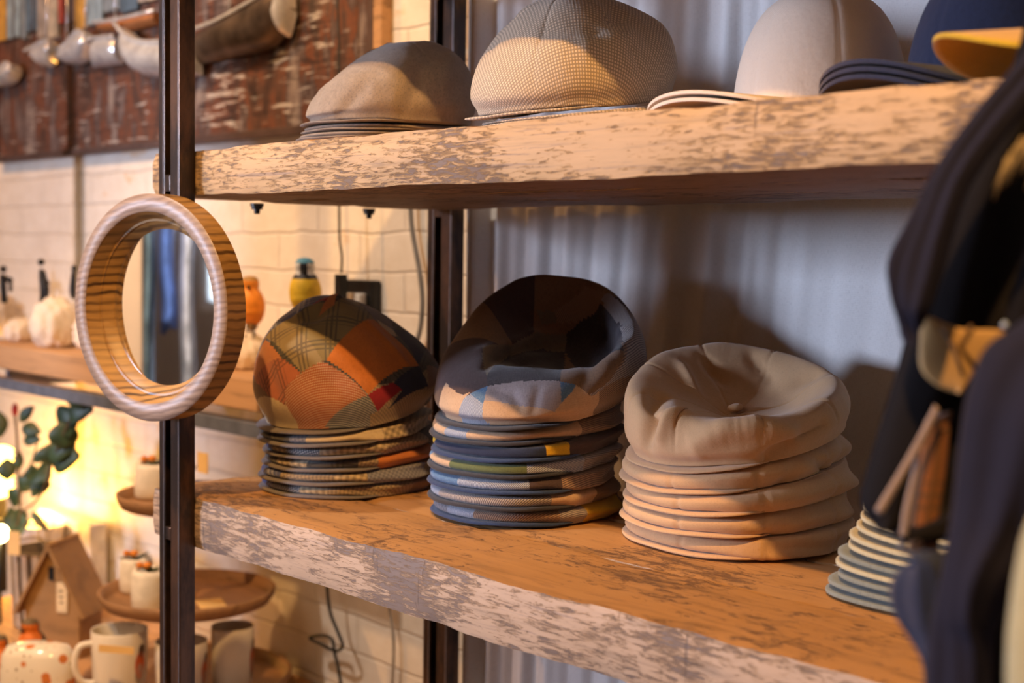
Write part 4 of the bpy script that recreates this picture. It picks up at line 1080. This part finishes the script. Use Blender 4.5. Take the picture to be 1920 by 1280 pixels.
# tiered stand
tp = PY(352, 1118, .40)
st_ = t = thing('tiered_stand', 'three tier turned wooden serving stand behind the front steel post', 'stand', (tp.x, tp.y, ZT))
def tray(z, r, nm='tray'):
    bm = bmesh.new(); lathe(bm, [(0, z), (r*.86, z), (r*.93, z+.004), (r*.99, z+.017), (r, z+.026), (r*.985, z+.0275), (r*.955, z+.026), (r*.925, z+.012), (r*.90, z+.0085), (0, z+.0085)], 96)
    return bmobj(nm, bm, M['tray'], t, True)
z2 = tp.z-ZT-.012
z1 = PY(352, 950, .40).z-ZT
tray(.0085, .182); tray(z2, .153); tray(z1, .122)
bm = bmesh.new(); lathe(bm, [(0, .0), (.09, 0), (.09, .008), (0, .008)], 48); bmobj('foot', bm, M['tray'], t, True)
bm = bmesh.new(); tube(bm, [(0, 0, .0175), (0, 0, z2-.0005)], .011, 16); tube(bm, [(0, 0, z2+.009), (0, 0, z1-.0005)], .010, 16); tube(bm, [(0, 0, z1+.009), (0, 0, z1+.11)], .008, 16)
bmobj('stem', bm, M['tray'], t, True)
whitec = plain('rough_white_ceramic', (.82, .77, .70), .75, 0, 45, .14, .5)
glaze = plain('white_glazed_ceramic', (.82, .78, .72), .18, 0, 6, .05)
leafm = plain('dark_green_leaf', (.035, .065, .020), .5, 0, 30, .4); barkm = plain('brown_twig', (.12, .07, .03), .8)
orangef = plain('orange_petal', (.75, .25, .03), .6)
tagm = plain('kraft_tag_paper', (.80, .52, .20), .7, 0, 20, .08)
def leaf(bm, c, d, n, L, W):
    d = Vector(d).normalized(); n = Vector(n).normalized(); s = d.cross(n).normalized(); n = s.cross(d); rows = []
    for k in range(7):
        q = k/6; w_ = W*sin(pi*min(1, q*.94+.03))**.8*.5; p = Vector(c)+d*L*q - n*L*.18*q*q
        rows.append([bm.verts.new(p-s*w_+n*w_*.3), bm.verts.new(p), bm.verts.new(p+s*w_+n*w_*.3)])
    for a, b_ in zip(rows, rows[1:]):
        for j in (0, 1): bm.faces.new((a[j], a[j+1], b_[j+1], b_[j]))
def tealight(lab, px, py, r, h, z, seed, grp, sprig=True, y=None):
    p = PZ(px, py, z) if y is None else PY(px, py, y)
    t = thing('stone_pot', lab, 'pot', (p.x, p.y, z), 0, grp)
    bm = bmesh.new(); lathe(bm, [(0, 0), (r*.85, 0), (r*.97, h*.08), (r, h*.4), (r*.97, h*.85), (r*.88, h), (r*.70, h*.99), (r*.66, h*.86), (0, h*.85)], 40)
    for v in bm.verts:
        k = 1+.05*wob(v.co.x, v.co.y, v.co.z, 4, seed); v.co.x *= k; v.co.y *= k
    bmobj('pot', bm, whitec, t, True)
    if sprig:
        rnd = random.Random(seed); bm = bmesh.new()
        for k in range(9):
            a = rnd.uniform(0, 6.28); leaf(bm, (0, 0, h*.87), (cos(a), sin(a), rnd.uniform(.3, 1.2)), (0, 0, 1), rnd.uniform(.02, .035), .012)
        bmobj('sprig', bm, leafm, t, True)
        bm = bmesh.new(); ico(bm, (.012, -.01, h+.010), .008, 2, (1, 1, .7)); ico(bm, (-.004, -.016, h+.008), .006, 2); bmobj('flower', bm, orangef, t, True)
    return t
zz2 = ZT+z2+.0094; zz1 = ZT+z1+.0094
gp = 'white stone pots on the tiered stand'
tealight('round white stone pot on the middle tray of the stand, the left one', 255, 1108, .030, .062, zz2, 1, gp)
tealight('textured white stone pot on the middle tray, nearest the front steel post', 280, 1140, .031, .068, zz2, 4, gp)
tealight('white stone pot on the small top tray of the stand', 288, 932, .034, .062, zz1, 7, gp)
def price_tag(px, py, z, rz, lab, flat=True, w_=.05, h_=.028, y=None):
    p = PZ(px, py, z) if y is None else PY(px, py, y); bm = bmesh.new()
    if flat: box(bm, -w_/2, w_/2, -h_/2, h_/2, 0, .0012)
    else: box(bm, -w_/2, w_/2, -.0006, .0006, -h_/2, h_/2)
    o = bmobj('paper_tag', bm, tagm, None); o.location = (p.x, p.y, p.z+.0005 if y is not None else z); o.rotation_euler = (R(0), R(0), rz); tag(o, lab, 'paper tag'); return o
price_tag(396, 1132, zz2, R(-20), 'yellow paper tag lying on the middle tray, right of the steel post', True, .062, .045)
q = PY(380, 866, .36)-Vector(st_.location); bm = bmesh.new(); box(bm, q.x-.016, q.x+.016, q.y-.001, q.y+.001, q.z-.018, q.z+.016); bmobj('hanging_tag', bm, tagm, st_)
bm = bmesh.new(); tube(bm, [(0, 0, z1+.108), (q.x*.5, q.y*.5, z1+.075), (q.x, q.y, q.z+.015)], .0008, 6); bmobj('tag_string', bm, barkm, st_)
# mugs
def mug(lab, px, top_py, r, h, mt, ha, grp='white robin mugs under the tiered stand', print_=True, zt=None, nm='mug'):
    ZM = ZT+.0175; p = PZ(px, top_py, ZM+h); t = thing(nm, lab, 'mug', (p.x, p.y, ZM), VAZ, grp)
    if (p.x-tp.x)**2+(p.y-tp.y)**2 < .2**2 and False: pass
    bm = bmesh.new(); lathe(bm, [(0, 0), (r*.80, 0), (r*.86, .003), (r*.95, h*.3), (r, h*.75), (r, h*.985), (r*.985, h), (r*.95, h*.985), (r*.93, h*.7), (r*.84, .008), (0, .007)], 56)
    bmobj('cup', bm, mt, t, True)
    if ha is not None:
        d = Vector((cos(ha), sin(ha), 0)); bm = bmesh.new()
        tube(bm, smooth_path([d*r*.96+Vector((0, 0, h*.82)), d*r*1.42+Vector((0, 0, h*.78)), d*r*1.58+Vector((0, 0, h*.5)), d*r*1.35+Vector((0, 0, h*.26)), d*r*.93+Vector((0, 0, h*.2))], 6), .0055, 10)
        bmobj('handle', bm, mt, t, True)
    if print_:
        bm = bmesh.new(); a0 = print_
        def pat(ca, cz, wa, hz, mi):
            rows = []
            for i in range(13):
                rr = []
                for j in range(9):
                    u = (i-6)/6; v = (j-4)/4; l = sqrt(u*u*(1-v*v/2)+0) if True else 1
                    uu = u*sqrt(1-v*v/2); vv = v*sqrt(1-u*u/2); a = ca+uu*wa; R2 = r*(.95+.05*min(1, (cz+vv*hz-h*.3)/(h*.45)))+.0009
                    rr.append(bm.verts.new((R2*cos(a), R2*sin(a), cz+vv*hz)))
                rows.append(rr)
            for A_, B_ in zip(rows, rows[1:]):
                for j in range(8): bm.faces.new((A_[j], B_[j], B_[j+1], A_[j+1])).material_index = mi
        pat(a0, h*.50, .24, h*.21, 0); pat(a0-.02, h*.36, .2, h*.16, 1); pat(a0+.06, h*.72, .16, h*.10, 2)
        bmobj('robin_print', bm, [plain('robin_red', (.50, .09, .02), .3), plain('robin_grey', (.30, .24, .20), .3), plain('robin_brown', (.10, .06, .045), .3)], t, True)
    return t
m1 = mug('white mug with a red breasted robin print, left of the front steel post', 224, 1178, .0475, .112, glaze, R(-62), print_=R(62))
mug('white mug just right of the front steel post, under the wooden tray', 340, 1200, .044, .098, glaze, None, print_=R(78))
tall = mug('tall white cup under the right side of the wooden tray', 436, 1172, .037, .112, glaze, None, print_=R(80), nm='cup')
p = PY(225, 1212, .20)
# paper label on the mug handle
o = price_tag(218, 1218, 0, R(35), 'cream paper tag draped over the handle of the left robin mug', False, .062, .012, y=.215)
bm = bmesh.new()
# ribbed white cup and small white box behind the bird house
p = PZ(205, 1090, ZT); 
t = thing('ribbed_cup', 'white ribbed cup behind the stone pots, left of the tray', 'cup', (p.x+.02, .50, ZT+.001)); bm = bmesh.new()
rr = .047; n = 96; rings = []
for r_, z_ in ((0, 0), (rr*.6, 0), (rr*.8, .06), (rr, .155), (rr*1.02, .16), (rr*.94, .16), (rr*.75, .07), (0, .03)):
    rings.append((r_, z_))
lathe(bm, rings, n)
for v in bm.verts:
    a = atan2(v.co.y, v.co.x); k = 1+.03*cos(18*a); v.co.x *= k; v.co.y *= k
bmobj('cup_body', bm, glaze, t, True)
bm = bmesh.new(); box(bm, 0, .20, 0, .04, 0, .170)
p = PY(66, 1016, .54); o = bmobj('white_box', bm, plain('white_card', (.75, .72, .68), .6), None, False, .003); o.location = (p.x, .545, ZT+.0005); tag(o, 'plain white box standing behind the wooden bird house', 'box')
o.scale = (1.35, 1, 1.02)
# bird house
p = PZ(120, 1220, ZT); t = thing('bird_house', 'steep roofed brown wooden bird house with a paper tag', 'bird house', (p.x, p.y, ZT+.0005), R(34))
W, H1, H2, D_ = .058, .105, .222, .042
bm = bmesh.new()
f = [(-W, 0), (W, 0), (W, H1), (0, H2-.012), (-W, H1)]
a = [bm.verts.new((x, -D_, z)) for x, z in f]; b_ = [bm.verts.new((x, D_, z)) for x, z in f]
bm.faces.new(a); bm.faces.new(b_[::-1])
for k in range(5): bm.faces.new((a[k], b_[k], b_[(k+1) % 5], a[(k+1) % 5]))
bmobj('house_body', bm, M['house'], t, False, .002)
for s in (-1, 1):
    bm = bmesh.new(); dx, dz = s*(W+.018), H1-.022; L = Vector((dx, 0, dz-H2)); nn = Vector((-L.z, 0, L.x)).normalized()*(.007)*(1 if s < 0 else -1)
    top = Vector((0, 0, H2)); e = top+L
    vs = []
    for y in (-D_-.014, D_+.010):
        for q in (top, e, e+nn, top+nn): vs.append(bm.verts.new((q.x, y, q.z)))
    for fc in ((0,1,2,3), (7,6,5,4), (0,4,5,1), (1,5,6,2), (2,6,7,3), (3,7,4,0)): bm.faces.new([vs[k] for k in fc])
    bmobj('roof_board', bm, M['house'], t, False, .001)
bm = bmesh.new(); box(bm, -.006, .006, -D_-.0012, -D_-.0002, .148, .174); bmobj('entry_slot', bm, M['slot'], t)
bm = bmesh.new(); box(bm, .012, .034, -D_-.003, -D_-.0015, .088, .146); bmobj('paper_label', bm, plain('cream_label', (.82, .66, .42), .7), t)
bm = bmesh.new(); tube(bm, [(0, -D_-.002, .148), (.022, -D_-.003, .147)], .0008, 6)
for zz in (.106, .116, .128): box(bm, .018, .026, -D_-.0036, -D_-.0031, zz, zz+.003)
bmobj('string', bm, barkm, t)
# small robins beside the bird house
bird('small robin ornament with an orange face in front of the bird house', 62, 1262, PZ(62, 1262, ZT).y, 1.05, [(.80, .20, .02), (.13, .09, .05), (.16, .11, .06), (.80, .20, .02), (.80, .20, .02)], yaw=R(-80), grp='robin ornaments on the display table', perch=False)
bird('small robin ornament cut by the left edge, in front of the striped basket', 4, 1285, PZ(4, 1285, ZT).y, .95, [(.80, .20, .02), (.13, .09, .05), (.16, .11, .06), (.80, .20, .02), (.80, .20, .02)], yaw=R(-90), grp='robin ornaments on the display table', perch=False)
for o in list(COL.objects):
    if o.name.startswith('bird_ornament') and o.get('group', '').startswith('robin'): o.location.z = ZT-.0050
# patterned butter dishes
def patterned():
    m, nt, b = new_mat('robin_pattern_glaze'); g = G(nt)
    v = g.n('ShaderNodeTexVoronoi'); v.inputs['Scale'].default_value = 34; g.L.new(g.coord(), v.inputs['Vector'])
    d = g.ramp(v.outputs['Distance'], [(.24, 1.0), (.30, 0.0)])
    k = g.ramp(v.outputs['Color'], [(.35, 0.0), (.4, 1.0)])
    c = g.mix(g.math('MULTIPLY', d, k), (.82, .77, .68), (.62, .20, .05))
    v2 = g.n('ShaderNodeTexVoronoi'); v2.inputs['Scale'].default_value = 60; g.L.new(g.coord(loc=(3, 1, 2)), v2.inputs['Vector'])
    c = g.mix(g.ramp(v2.outputs['Distance'], [(.12, .8), (.2, 0.0)]), c, (.25, .17, .11))
    g.L.new(c, b.inputs['Base Color']); b.inputs['Roughness'].default_value = .15; return m
pm = patterned()
for i, (px, py, L, W_, H_, lab) in enumerate(((72, 1320, .070, .040, .106, 'white lidded dish with small orange robins, the rear of two'), (-14, 1392, .074, .040, .085, 'white lidded dish with small orange robins, the front of two, cut by the frame'))):
    p = PZ(px, py, ZT); t = thing('lidded_dish', lab, 'dish', (p.x, p.y, ZT+.0005), R(40), 'robin patterned dishes on the display table')
    bm = bmesh.new(); lathe(bm, [(0, 0), (.85, 0), (1.05, .006), (1.08, .012), (1.0, .012), (0, .010)], 64)
    for v in bm.verts: v.co.x *= L; v.co.y *= W_*1.05
    bmobj('dish', bm, glaze, t, True)
    bm = bmesh.new(); lathe(bm, [(.96, .0125), (.98, .03), (.965, H_*.55), (.90, H_*.82), (.72, H_*.96), (.4, H_*1.0), (0, H_*1.01)], 64)
    for v in bm.verts:
        v.co.x = math.copysign(abs(v.co.x)**.8, v.co.x)*L*.96; v.co.y = math.copysign(abs(v.co.y)**.8, v.co.y)*W_*.96
    bmobj('lid', bm, pm, t, True)
# striped basket with a leafy plant
p = PZ(22, 1180, ZT); BX = (p.x, .40)
t = thing('plant_pot', 'dark and pale striped slatted planter at the left edge of the display table', 'planter', (BX[0], BX[1], ZT+.0005)); bm = bmesh.new()
lathe(bm, [(0, 0), (.058, 0), (.066, .16), (.060, .16), (.052, .01), (0, .01)], 72); bmobj('basket', bm, plain('dark_wicker', (.07, .045, .03), .8), t, True)
for k in range(18):
    a = 2*pi*k/18; bm = bmesh.new(); d = Vector((cos(a), sin(a), 0)); s = Vector((-sin(a), cos(a), 0)); vs = []
    for z_, r_ in ((.004, .0595), (.156, .0672)):
        for u in (-.0058, .0058):
            for dr in (.0, .003): vs.append(bm.verts.new(d*(r_+dr)+s*u+Vector((0, 0, z_))))
    for fc in ((0,1,3,2), (4,6,7,5), (0,4,5,1), (2,3,7,6), (1,5,7,3), (0,2,6,4)): bm.faces.new([vs[q] for q in fc])
    bmobj('slat', bm, plain('weathered_slat', (.46, .36, .26), .8) if k == 0 else bpy.data.materials['weathered_slat'], t)
t = thing('leafy_plant', 'branching plant with dark leaves and a red bud in the striped planter', 'plant', (BX[0], BX[1], ZT+.02))
def pl(px, py, y=.40): return PY(px, py, y)-Vector(t.location)
bm = bmesh.new()
tube(bm, smooth_path([(0, 0, 0), (0, 0, .15), pl(30, 1010), pl(38, 960), pl(34, 880), pl(32, 820), pl(28, 775)], 6), .003, 8)
tube(bm, smooth_path([pl(38, 960), pl(75, 930), pl(100, 860), pl(112, 830), pl(132, 785)], 6), .0024, 8)
tube(bm, smooth_path([pl(36, 900), pl(58, 870), pl(70, 830)], 6), .002, 8); tube(bm, smooth_path([pl(30, 1010), pl(55, 975), pl(85, 985)], 6), .002, 8)
bmobj('stem', bm, barkm, t, True)
lv = [((38, 790), (1, .3, 1.0), .05, .016), ((42, 800), (1, .2, -.1), .055, .02), ((45, 825), (1, .2, .15), .05, .018), ((62, 865), (.6, .2, .3), .05, .012), ((60, 870), (.1, .1, -1), .045, .022),
      ((62, 905), (1, .1, .1), .055, .045), ((75, 900), (.5, -.1, -1), .03, .03), ((40, 920), (.6, .2, .8), .05, .025), ((36, 880), (-.1, 0, 1), .04, .012), ((70, 880), (.9, 0, -.2), .05, .05),
      ((95, 835), (1, .2, .1), .07, .055), ((100, 860), (1, .2, .2), .075, .05), ((98, 830), (.2, 0, -1), .05, .05), ((112, 800), (.8, .2, .5), .06, .05), ((118, 790), (.1, 0, -.6), .06, .045), ((130, 770), (1, .2, .15), .065, .04), ((140, 765), (.3, .1, .8), .03, .03),
      ((60, 960), (1, .2, -.7), .055, .010), ((20, 940), (.8, 0, .5), .05, .03), ((15, 900), (-.2, 0, 1), .05, .03), ((18, 960), (.6, 0, -.5), .06, .05), ((10, 980), (.8, 0, .1), .06, .05), ((0, 820), (-.2, 0, 1), .06, .03), ((30, 985), (.7, 0, .2), .05, .05)]
for (a, d, L, W_) in lv:
    bm = bmesh.new(); leaf(bm, pl(*a), d, (.72, -.62, .30), L*.95, W_*1.25+.006); o = bmobj('leaf', bm, leafm, t, True); md = o.modifiers.new('s', 'SOLIDIFY'); md.thickness = .0008
bm = bmesh.new(); ico(bm, pl(28, 768), .010, 2, (.7, .7, 1.5)); bmobj('red_bud', bm, plain('red_bud', (.5, .03, .02), .5), t, True)
o = price_tag(26, 1018, 0, R(30), 'pale paper tag hanging on the striped planter', False, .028, .048, y=.318)
# glowing lamps at the left edge
glow = plain('glowing_glass', (.9, .6, .2), .4, 0, 3, .05, emit=(1, .52, .08), es=9)
p = PY(-2, 885, .44); t = thing('lantern', 'glowing ribbed glass lantern at the left edge behind the plant', 'lantern', (p.x, p.y, p.z-.06))
bm = bmesh.new(); pr = [(0, 0)]
for k in range(9): pr += [(.026, .008+k*.012), (.032, .014+k*.012)]
pr += [(.020, .118), (0, .118)]
lathe(bm, pr, 40); bmobj('ribbed_glass', bm, glow, t, True)
bm = bmesh.new(); box(bm, -.012, .012, -.012, .012, -(p.z-.06-ZT)+.0005, -.0005); bmobj('stand', bm, M['bolt'], t)
p2 = PY(-1, 1000, .33); t = thing('glass_bulb', 'small glowing round bulb at the left edge below the lantern', 'bulb', p2)
bm = bmesh.new(); ico(bm, (0, 0, 0), .019, 3); bmobj('globe', bm, plain('bulb_glass', (1, .8, .4), .3, 0, 3, .02, emit=(1, .68, .25), es=14), t, True)
bm = bmesh.new(); tube(bm, [(0, 0, .0195), (0, 0, .03)], .009, 12); tube(bm, [(0, 0, -.0195), (0, 0, -(p2.z-ZT)+.0005)], .004, 8); bmobj('socket', bm, M['bolt'], t, True)
q = PY(78, 955, .52); lamp('lantern_glow', 'POINT', (q.x-.02, .505, q.z), None, 3.4, (1, .46, .07), shadow_soft_size=.03)
t = thing('tea_lamp', 'small amber glass night lamp glowing against the brick wall behind the plant', 'lamp', (q.x-.02, .505, ZT+.0005))

bm = bmesh.new(); tube(bm, [(0, 0, 0), (0, 0, q.z-ZT-.055)], .005, 10); bmobj('stem', bm, M['bolt'], t, True)
bm = bmesh.new(); ico(bm, (0, 0, q.z-ZT-.045), .010, 3); bmobj('globe', bm, glow, t, True)
bm = bmesh.new(); lathe(bm, [(0, 0), (.018, 0), (.020, .004), (0, .005)], 24, c=(0, 0, .0)); bmobj('base', bm, M['bolt'], t, True)

# ------------------------------------------------------------------ garments hanging at the right, nearest the camera
def ribbon(name, A, B, th, mat, parent, fold=0.0, ff=3.0, n=26, k=6, ph=0, edge=.5):
    """cloth body between two edge lines given as (px, py, distance); puffed to thickness th towards and away from the camera"""
    PA = smooth_path([PD(*a) for a in A], k); PB = smooth_path([PD(*b_) for b_ in B], k)
    bm = bmesh.new(); uvl = bm.loops.layers.uv.new('UVMap'); rows = []; L = 0
    inv = parent.matrix_world.inverted() if parent else Matrix()
    for i, (a, b_) in enumerate(zip(PA, PB)):
        if i: L += ((a+b_)/2-(PA[i-1]+PB[i-1])/2).length
        W_ = (b_-a).length; row = []
        nrm = (b_-a).cross(Vector((0, 0, 1))); nrm.normalize()
        if nrm.dot(CPOS-a) < 0: nrm = -nrm
        for s in (1, -1):
            for j in range(n+1) if s == 1 else range(n-1, 0, -1):
                q = j/n; h = th*(max(0, sin(pi*q))**edge)*s
                fo = fold*(sin(q*ff*6.28+ph+L*6)+.5*sin(q*ff*2.3*6.28+ph*2-L*9+sin(L*20))) * min(1, sin(pi*q)*2) 
                p = a.lerp(b_, q)+nrm*(h+fo)
                row.append((bm.verts.new(inv@p), (q*W_+(0 if s == 1 else W_*2), L)))
        rows.append(row)
    def fc(q):
        f = bm.faces.new([v[0] for v in q]); f.smooth = True
        for l, v in zip(f.loops, q): l[uvl].uv = v[1]
    for r0, r1 in zip(rows, rows[1:]):
        m_ = len(r0)
        for j in range(m_): fc([r0[j], r0[(j+1) % m_], r1[(j+1) % m_], r1[j]])
    fc(rows[0]); fc(rows[-1][::-1])
    bmesh.ops.recalc_face_normals(bm, faces=bm.faces)
    me = bpy.data.meshes.new(name); bm.to_mesh(me); bm.free(); return obj(name, me, mat, parent)
def hang(nm, lab, cat, px, py, d):
    p = PD(px, py, d); t = thing(nm, lab, cat, p); t.matrix_world = Matrix.Translation(p); return t
cg = hang('dark_coat', 'black navy coat with gold embroidery hanging at the right, nearest the shelves', 'coat', 1850, -150, .74)
ribbon('coat_body', [(1960, -160, .74), (1900, 120, .74), (1790, 340, .74), (1722, 520, .74), (1690, 660, .74), (1655, 780, .74), (1628, 870, .74), (1612, 940, .74), (1640, 985, .74)],
       [(2300, -160, .75), (2250, 120, .75), (2220, 340, .75), (2200, 520, .75), (2150, 660, .75), (2100, 780, .75), (2050, 870, .75), (2000, 960, .75), (1760, 1010, .73)], .020, F['blacknavy'], cg, .004, 2)
ribbon('lapel', [(1975, 30, .70), (1935, 88, .70), (1840, 195, .70), (1758, 305, .70), (1700, 415, .70), (1664, 488, .70), (1668, 550, .70), (1682, 600, .70), (1697, 640, .70)],
       [(2030, 80, .69), (1975, 150, .69), (1890, 250, .69), (1822, 345, .69), (1788, 440, .69), (1765, 530, .69), (1742, 590, .69), (1722, 625, .70), (1706, 650, .70)], .006, F['slate'], cg, .0015, 1.2, ph=1)
gold = plain('gold_thread', (.34, .27, .17), .5, .3, 60, .4)
em = bmesh.new(); rnd = random.Random(2)
for k in range(15):
    x0 = 1858+k*5+rnd.uniform(-3, 3); y0 = 250+abs(k-8)*6+rnd.uniform(-6, 6); L = rnd.uniform(50, 95)
    a = PD(x0+26, y0, .694); b_ = PD(x0+3, y0+L*.95, .694); tube(em, [a-Vector(cg.location), a.lerp(b_, .5)-Vector(cg.location)-CB*-.001, b_-Vector(cg.location)], [.0006, .0010, .0005], 6)
bmobj('gold_embroidery', em, gold, cg, True)
bm = bmesh.new(); p = PD(1884, 609, .683)-Vector(cg.location); ico(bm, p, .0018, 2); bmobj('snap_button', bm, plain('pearl_snap', (.55, .66, .75), .3), cg, True)
pt = ribbon('leather_patch', [(1728, 588, .712), (1724, 640, .712), (1726, 690, .712), (1755, 722, .712), (1798, 738, .712)], [(1740, 592, .711), (1800, 615, .711), (1885, 622, .711), (1850, 665, .711), (1802, 737, .711)], .0025, M['bolt'], cg, 0)
pt.data.materials.clear(); pt.data.materials.append(F['tanleather'])
bm = bmesh.new()
for pts in ([(1765, 612), (1788, 650), (1805, 700)], [(1822, 610), (1800, 650), (1830, 690)]):
    tube(bm, [PD(x, y, .7085)-Vector(cg.location) for x, y in pts], .0012, 6)
bmobj('patch_drawing', bm, plain('brown_ink', (.20, .12, .06), .7), cg, True)
st = ribbon('ribbon_strap', [(1752, 758, .715), (1720, 820, .715), (1680, 890, .715), (1640, 955, .715)], [(1762, 768, .715), (1732, 832, .715), (1692, 902, .715), (1653, 968, .715)], .0012, F['strap'], cg)
ribbon('ribbon_strap', [(1716, 850, .718), (1706, 900, .718), (1692, 960, .718), (1684, 1030, .718)], [(1728, 835, .718), (1720, 900, .718), (1708, 960, .718), (1698, 1032, .718)], .0012, F['strap'], cg)
ribbon('copper_lining', [(1732, 790, .725), (1722, 880, .725), (1708, 960, .725), (1702, 1030, .725)], [(1785, 770, .725), (1775, 880, .725), (1765, 960, .725), (1760, 1045, .725)], .003, F['copper'], cg)
nj = hang('navy_jacket', 'slate navy jacket sleeve with a blue cuff hanging at the lower right', 'jacket', 1960, 560, .64)
ribbon('sleeve', [(2000, 540, .64), (1900, 612, .64), (1845, 655, .64), (1812, 740, .64), (1795, 850, .64), (1785, 950, .64), (1770, 1040, .64), (1752, 1130, .64), (1740, 1200, .64), (1732, 1400, .64)],
       [(2200, 560, .60), (2200, 640, .60), (2180, 740, .60), (2120, 840, .60), (2060, 930, .61), (1990, 1010, .62), (1930, 1090, .62), (1880, 1160, .63), (1862, 1230, .64), (1850, 1400, .64)], .016, F['slate'], nj, .0022, 1.6, ph=2)
ribbon('cuff', [(1742, 1035, .66), (1690, 1062, .66), (1668, 1100, .66), (1676, 1150, .66), (1702, 1192, .66), (1728, 1235, .66), (1734, 1290, .66), (1734, 1400, .66)],
       [(1760, 1032, .65), (1790, 1050, .65), (1810, 1095, .65), (1815, 1150, .65), (1815, 1200, .65), (1815, 1240, .65), (1815, 1300, .65), (1815, 1400, .65)], .014, F['navycot'], nj, .002, 1.2, ph=4)
ribbon('jacket_front', [(2020, 820, .665), (1960, 940, .665), (1900, 1060, .665), (1868, 1150, .665), (1856, 1250, .665), (1850, 1400, .665)], [(2300, 820, .66), (2300, 940, .66), (2300, 1060, .66), (2300, 1150, .66), (2300, 1250, .66), (2300, 1400, .66)], .012, F['blacknavy'], nj, .003, 2)
pg = hang('olive_garment', 'pale olive garment edge cut off at the lower right corner', 'garment', 1960, 900, .55)
ribbon('garment_edge', [(1960, 900, .55), (1921, 990, .55), (1904, 1060, .55), (1893, 1140, .55), (1886, 1220, .55), (1884, 1400, .55)], [(2300, 900, .53), (2300, 990, .53), (2300, 1060, .53), (2300, 1140, .53), (2300, 1220, .53), (2300, 1400, .53)], .010, F['pale_olive'], pg, .001, 1)
# rail they hang from, outside the frame
a0 = PD(2000, -170, .74); 
rt = thing('garment_rail', 'black garment rail at the right holding the dark coat and jackets', 'rail', (a0.x, a0.y, 0))
bm = bmesh.new()
r0 = PD(1850, -190, .74); r1 = PD(2700, -190, .50)
tube(bm, [Vector((r0.x, r0.y, r0.z))-rt.location, Vector((r1.x, r1.y, r0.z))-rt.location], .010, 12); bmobj('rail_tube', bm, M['bolt'], rt, True)
bm = bmesh.new(); tube(bm, [Vector((r1.x, r1.y, r0.z))-rt.location, Vector((r1.x, r1.y, .0))-rt.location], .012, 12); bmobj('rail_upright', bm, M['bolt'], rt, True)

# ------------------------------------------------------------------ what the round mirror looks at: a clothes rack and a tan panel across the shop
RD = Vector((.8, -.6, 0)); RC = Vector((-1.04, -1.57, 0))
cr_ = thing('clothes_rack', 'clothes rack across the shop seen only in the round mirror', 'rack', tuple(RC))
bm = bmesh.new(); tube(bm, [(-.36, .27, 0), (-.36, .27, 1.75), (.12, -.09, 1.75), (.12, -.09, 0)], .012, 10); bmobj('rack_frame', bm, M['bolt'], cr_, True)
gcol = [(.10, .16, .40), (.38, .38, .42), (.06, .09, .14), (.08, .14, .45), (.30, .34, .42), (.12, .18, .20), (.10, .20, .60), (.60, .62, .70)]
for i in range(8):
    c = RC+RD*(-.31+i*.048); bm = bmesh.new(); zt = 1.735; n = 20; rows = []
    for k in range(13):
        q = k/12; z = zt-.02-q*(.75 if i % 2 else .42); hw = .04+.12*min(1, q*6)**.6; th = .014+.006*q; rg = []
        for j in range(n):
            a = 2*pi*j/n; rg.append(bm.verts.new((th*cos(a)+.004*sin(9*q+i), hw*sin(a)*(1+.04*sin(5*q+i)), z+.012*sin(a*2+i)*(1 if k else 0))))
        rows.append(rg)
    for A_, B_ in zip(rows, rows[1:]):
        for j in range(n): bm.faces.new((A_[j], A_[(j+1) % n], B_[(j+1) % n], B_[j]))
    bm.faces.new(rows[0]); bm.faces.new(rows[-1][::-1])
    o = bmobj('hanging_shirt', bm, plain('shirt_cloth', gcol[i], .8, 0, 16, .7), None, True); o.location = c; o.rotation_euler = (0, 0, R(-37)); tag(o, 'plain shirt on the clothes rack seen only in the round mirror', 'shirt', 'shirts on the rack across the shop')
tp_ = bmesh.new(); box(tp_, -.55, .0, -.012, .012, 0, 2.2); o = bmobj('tan_panel', tp_, plain('tan_board', (.62, .42, .26), .7, 0, 5, .1), None); o.location = (-.995, -1.375, 0); o.rotation_euler = (0, 0, R(-37)); tag(o, 'tan freestanding board across the shop seen only in the round mirror', 'panel')
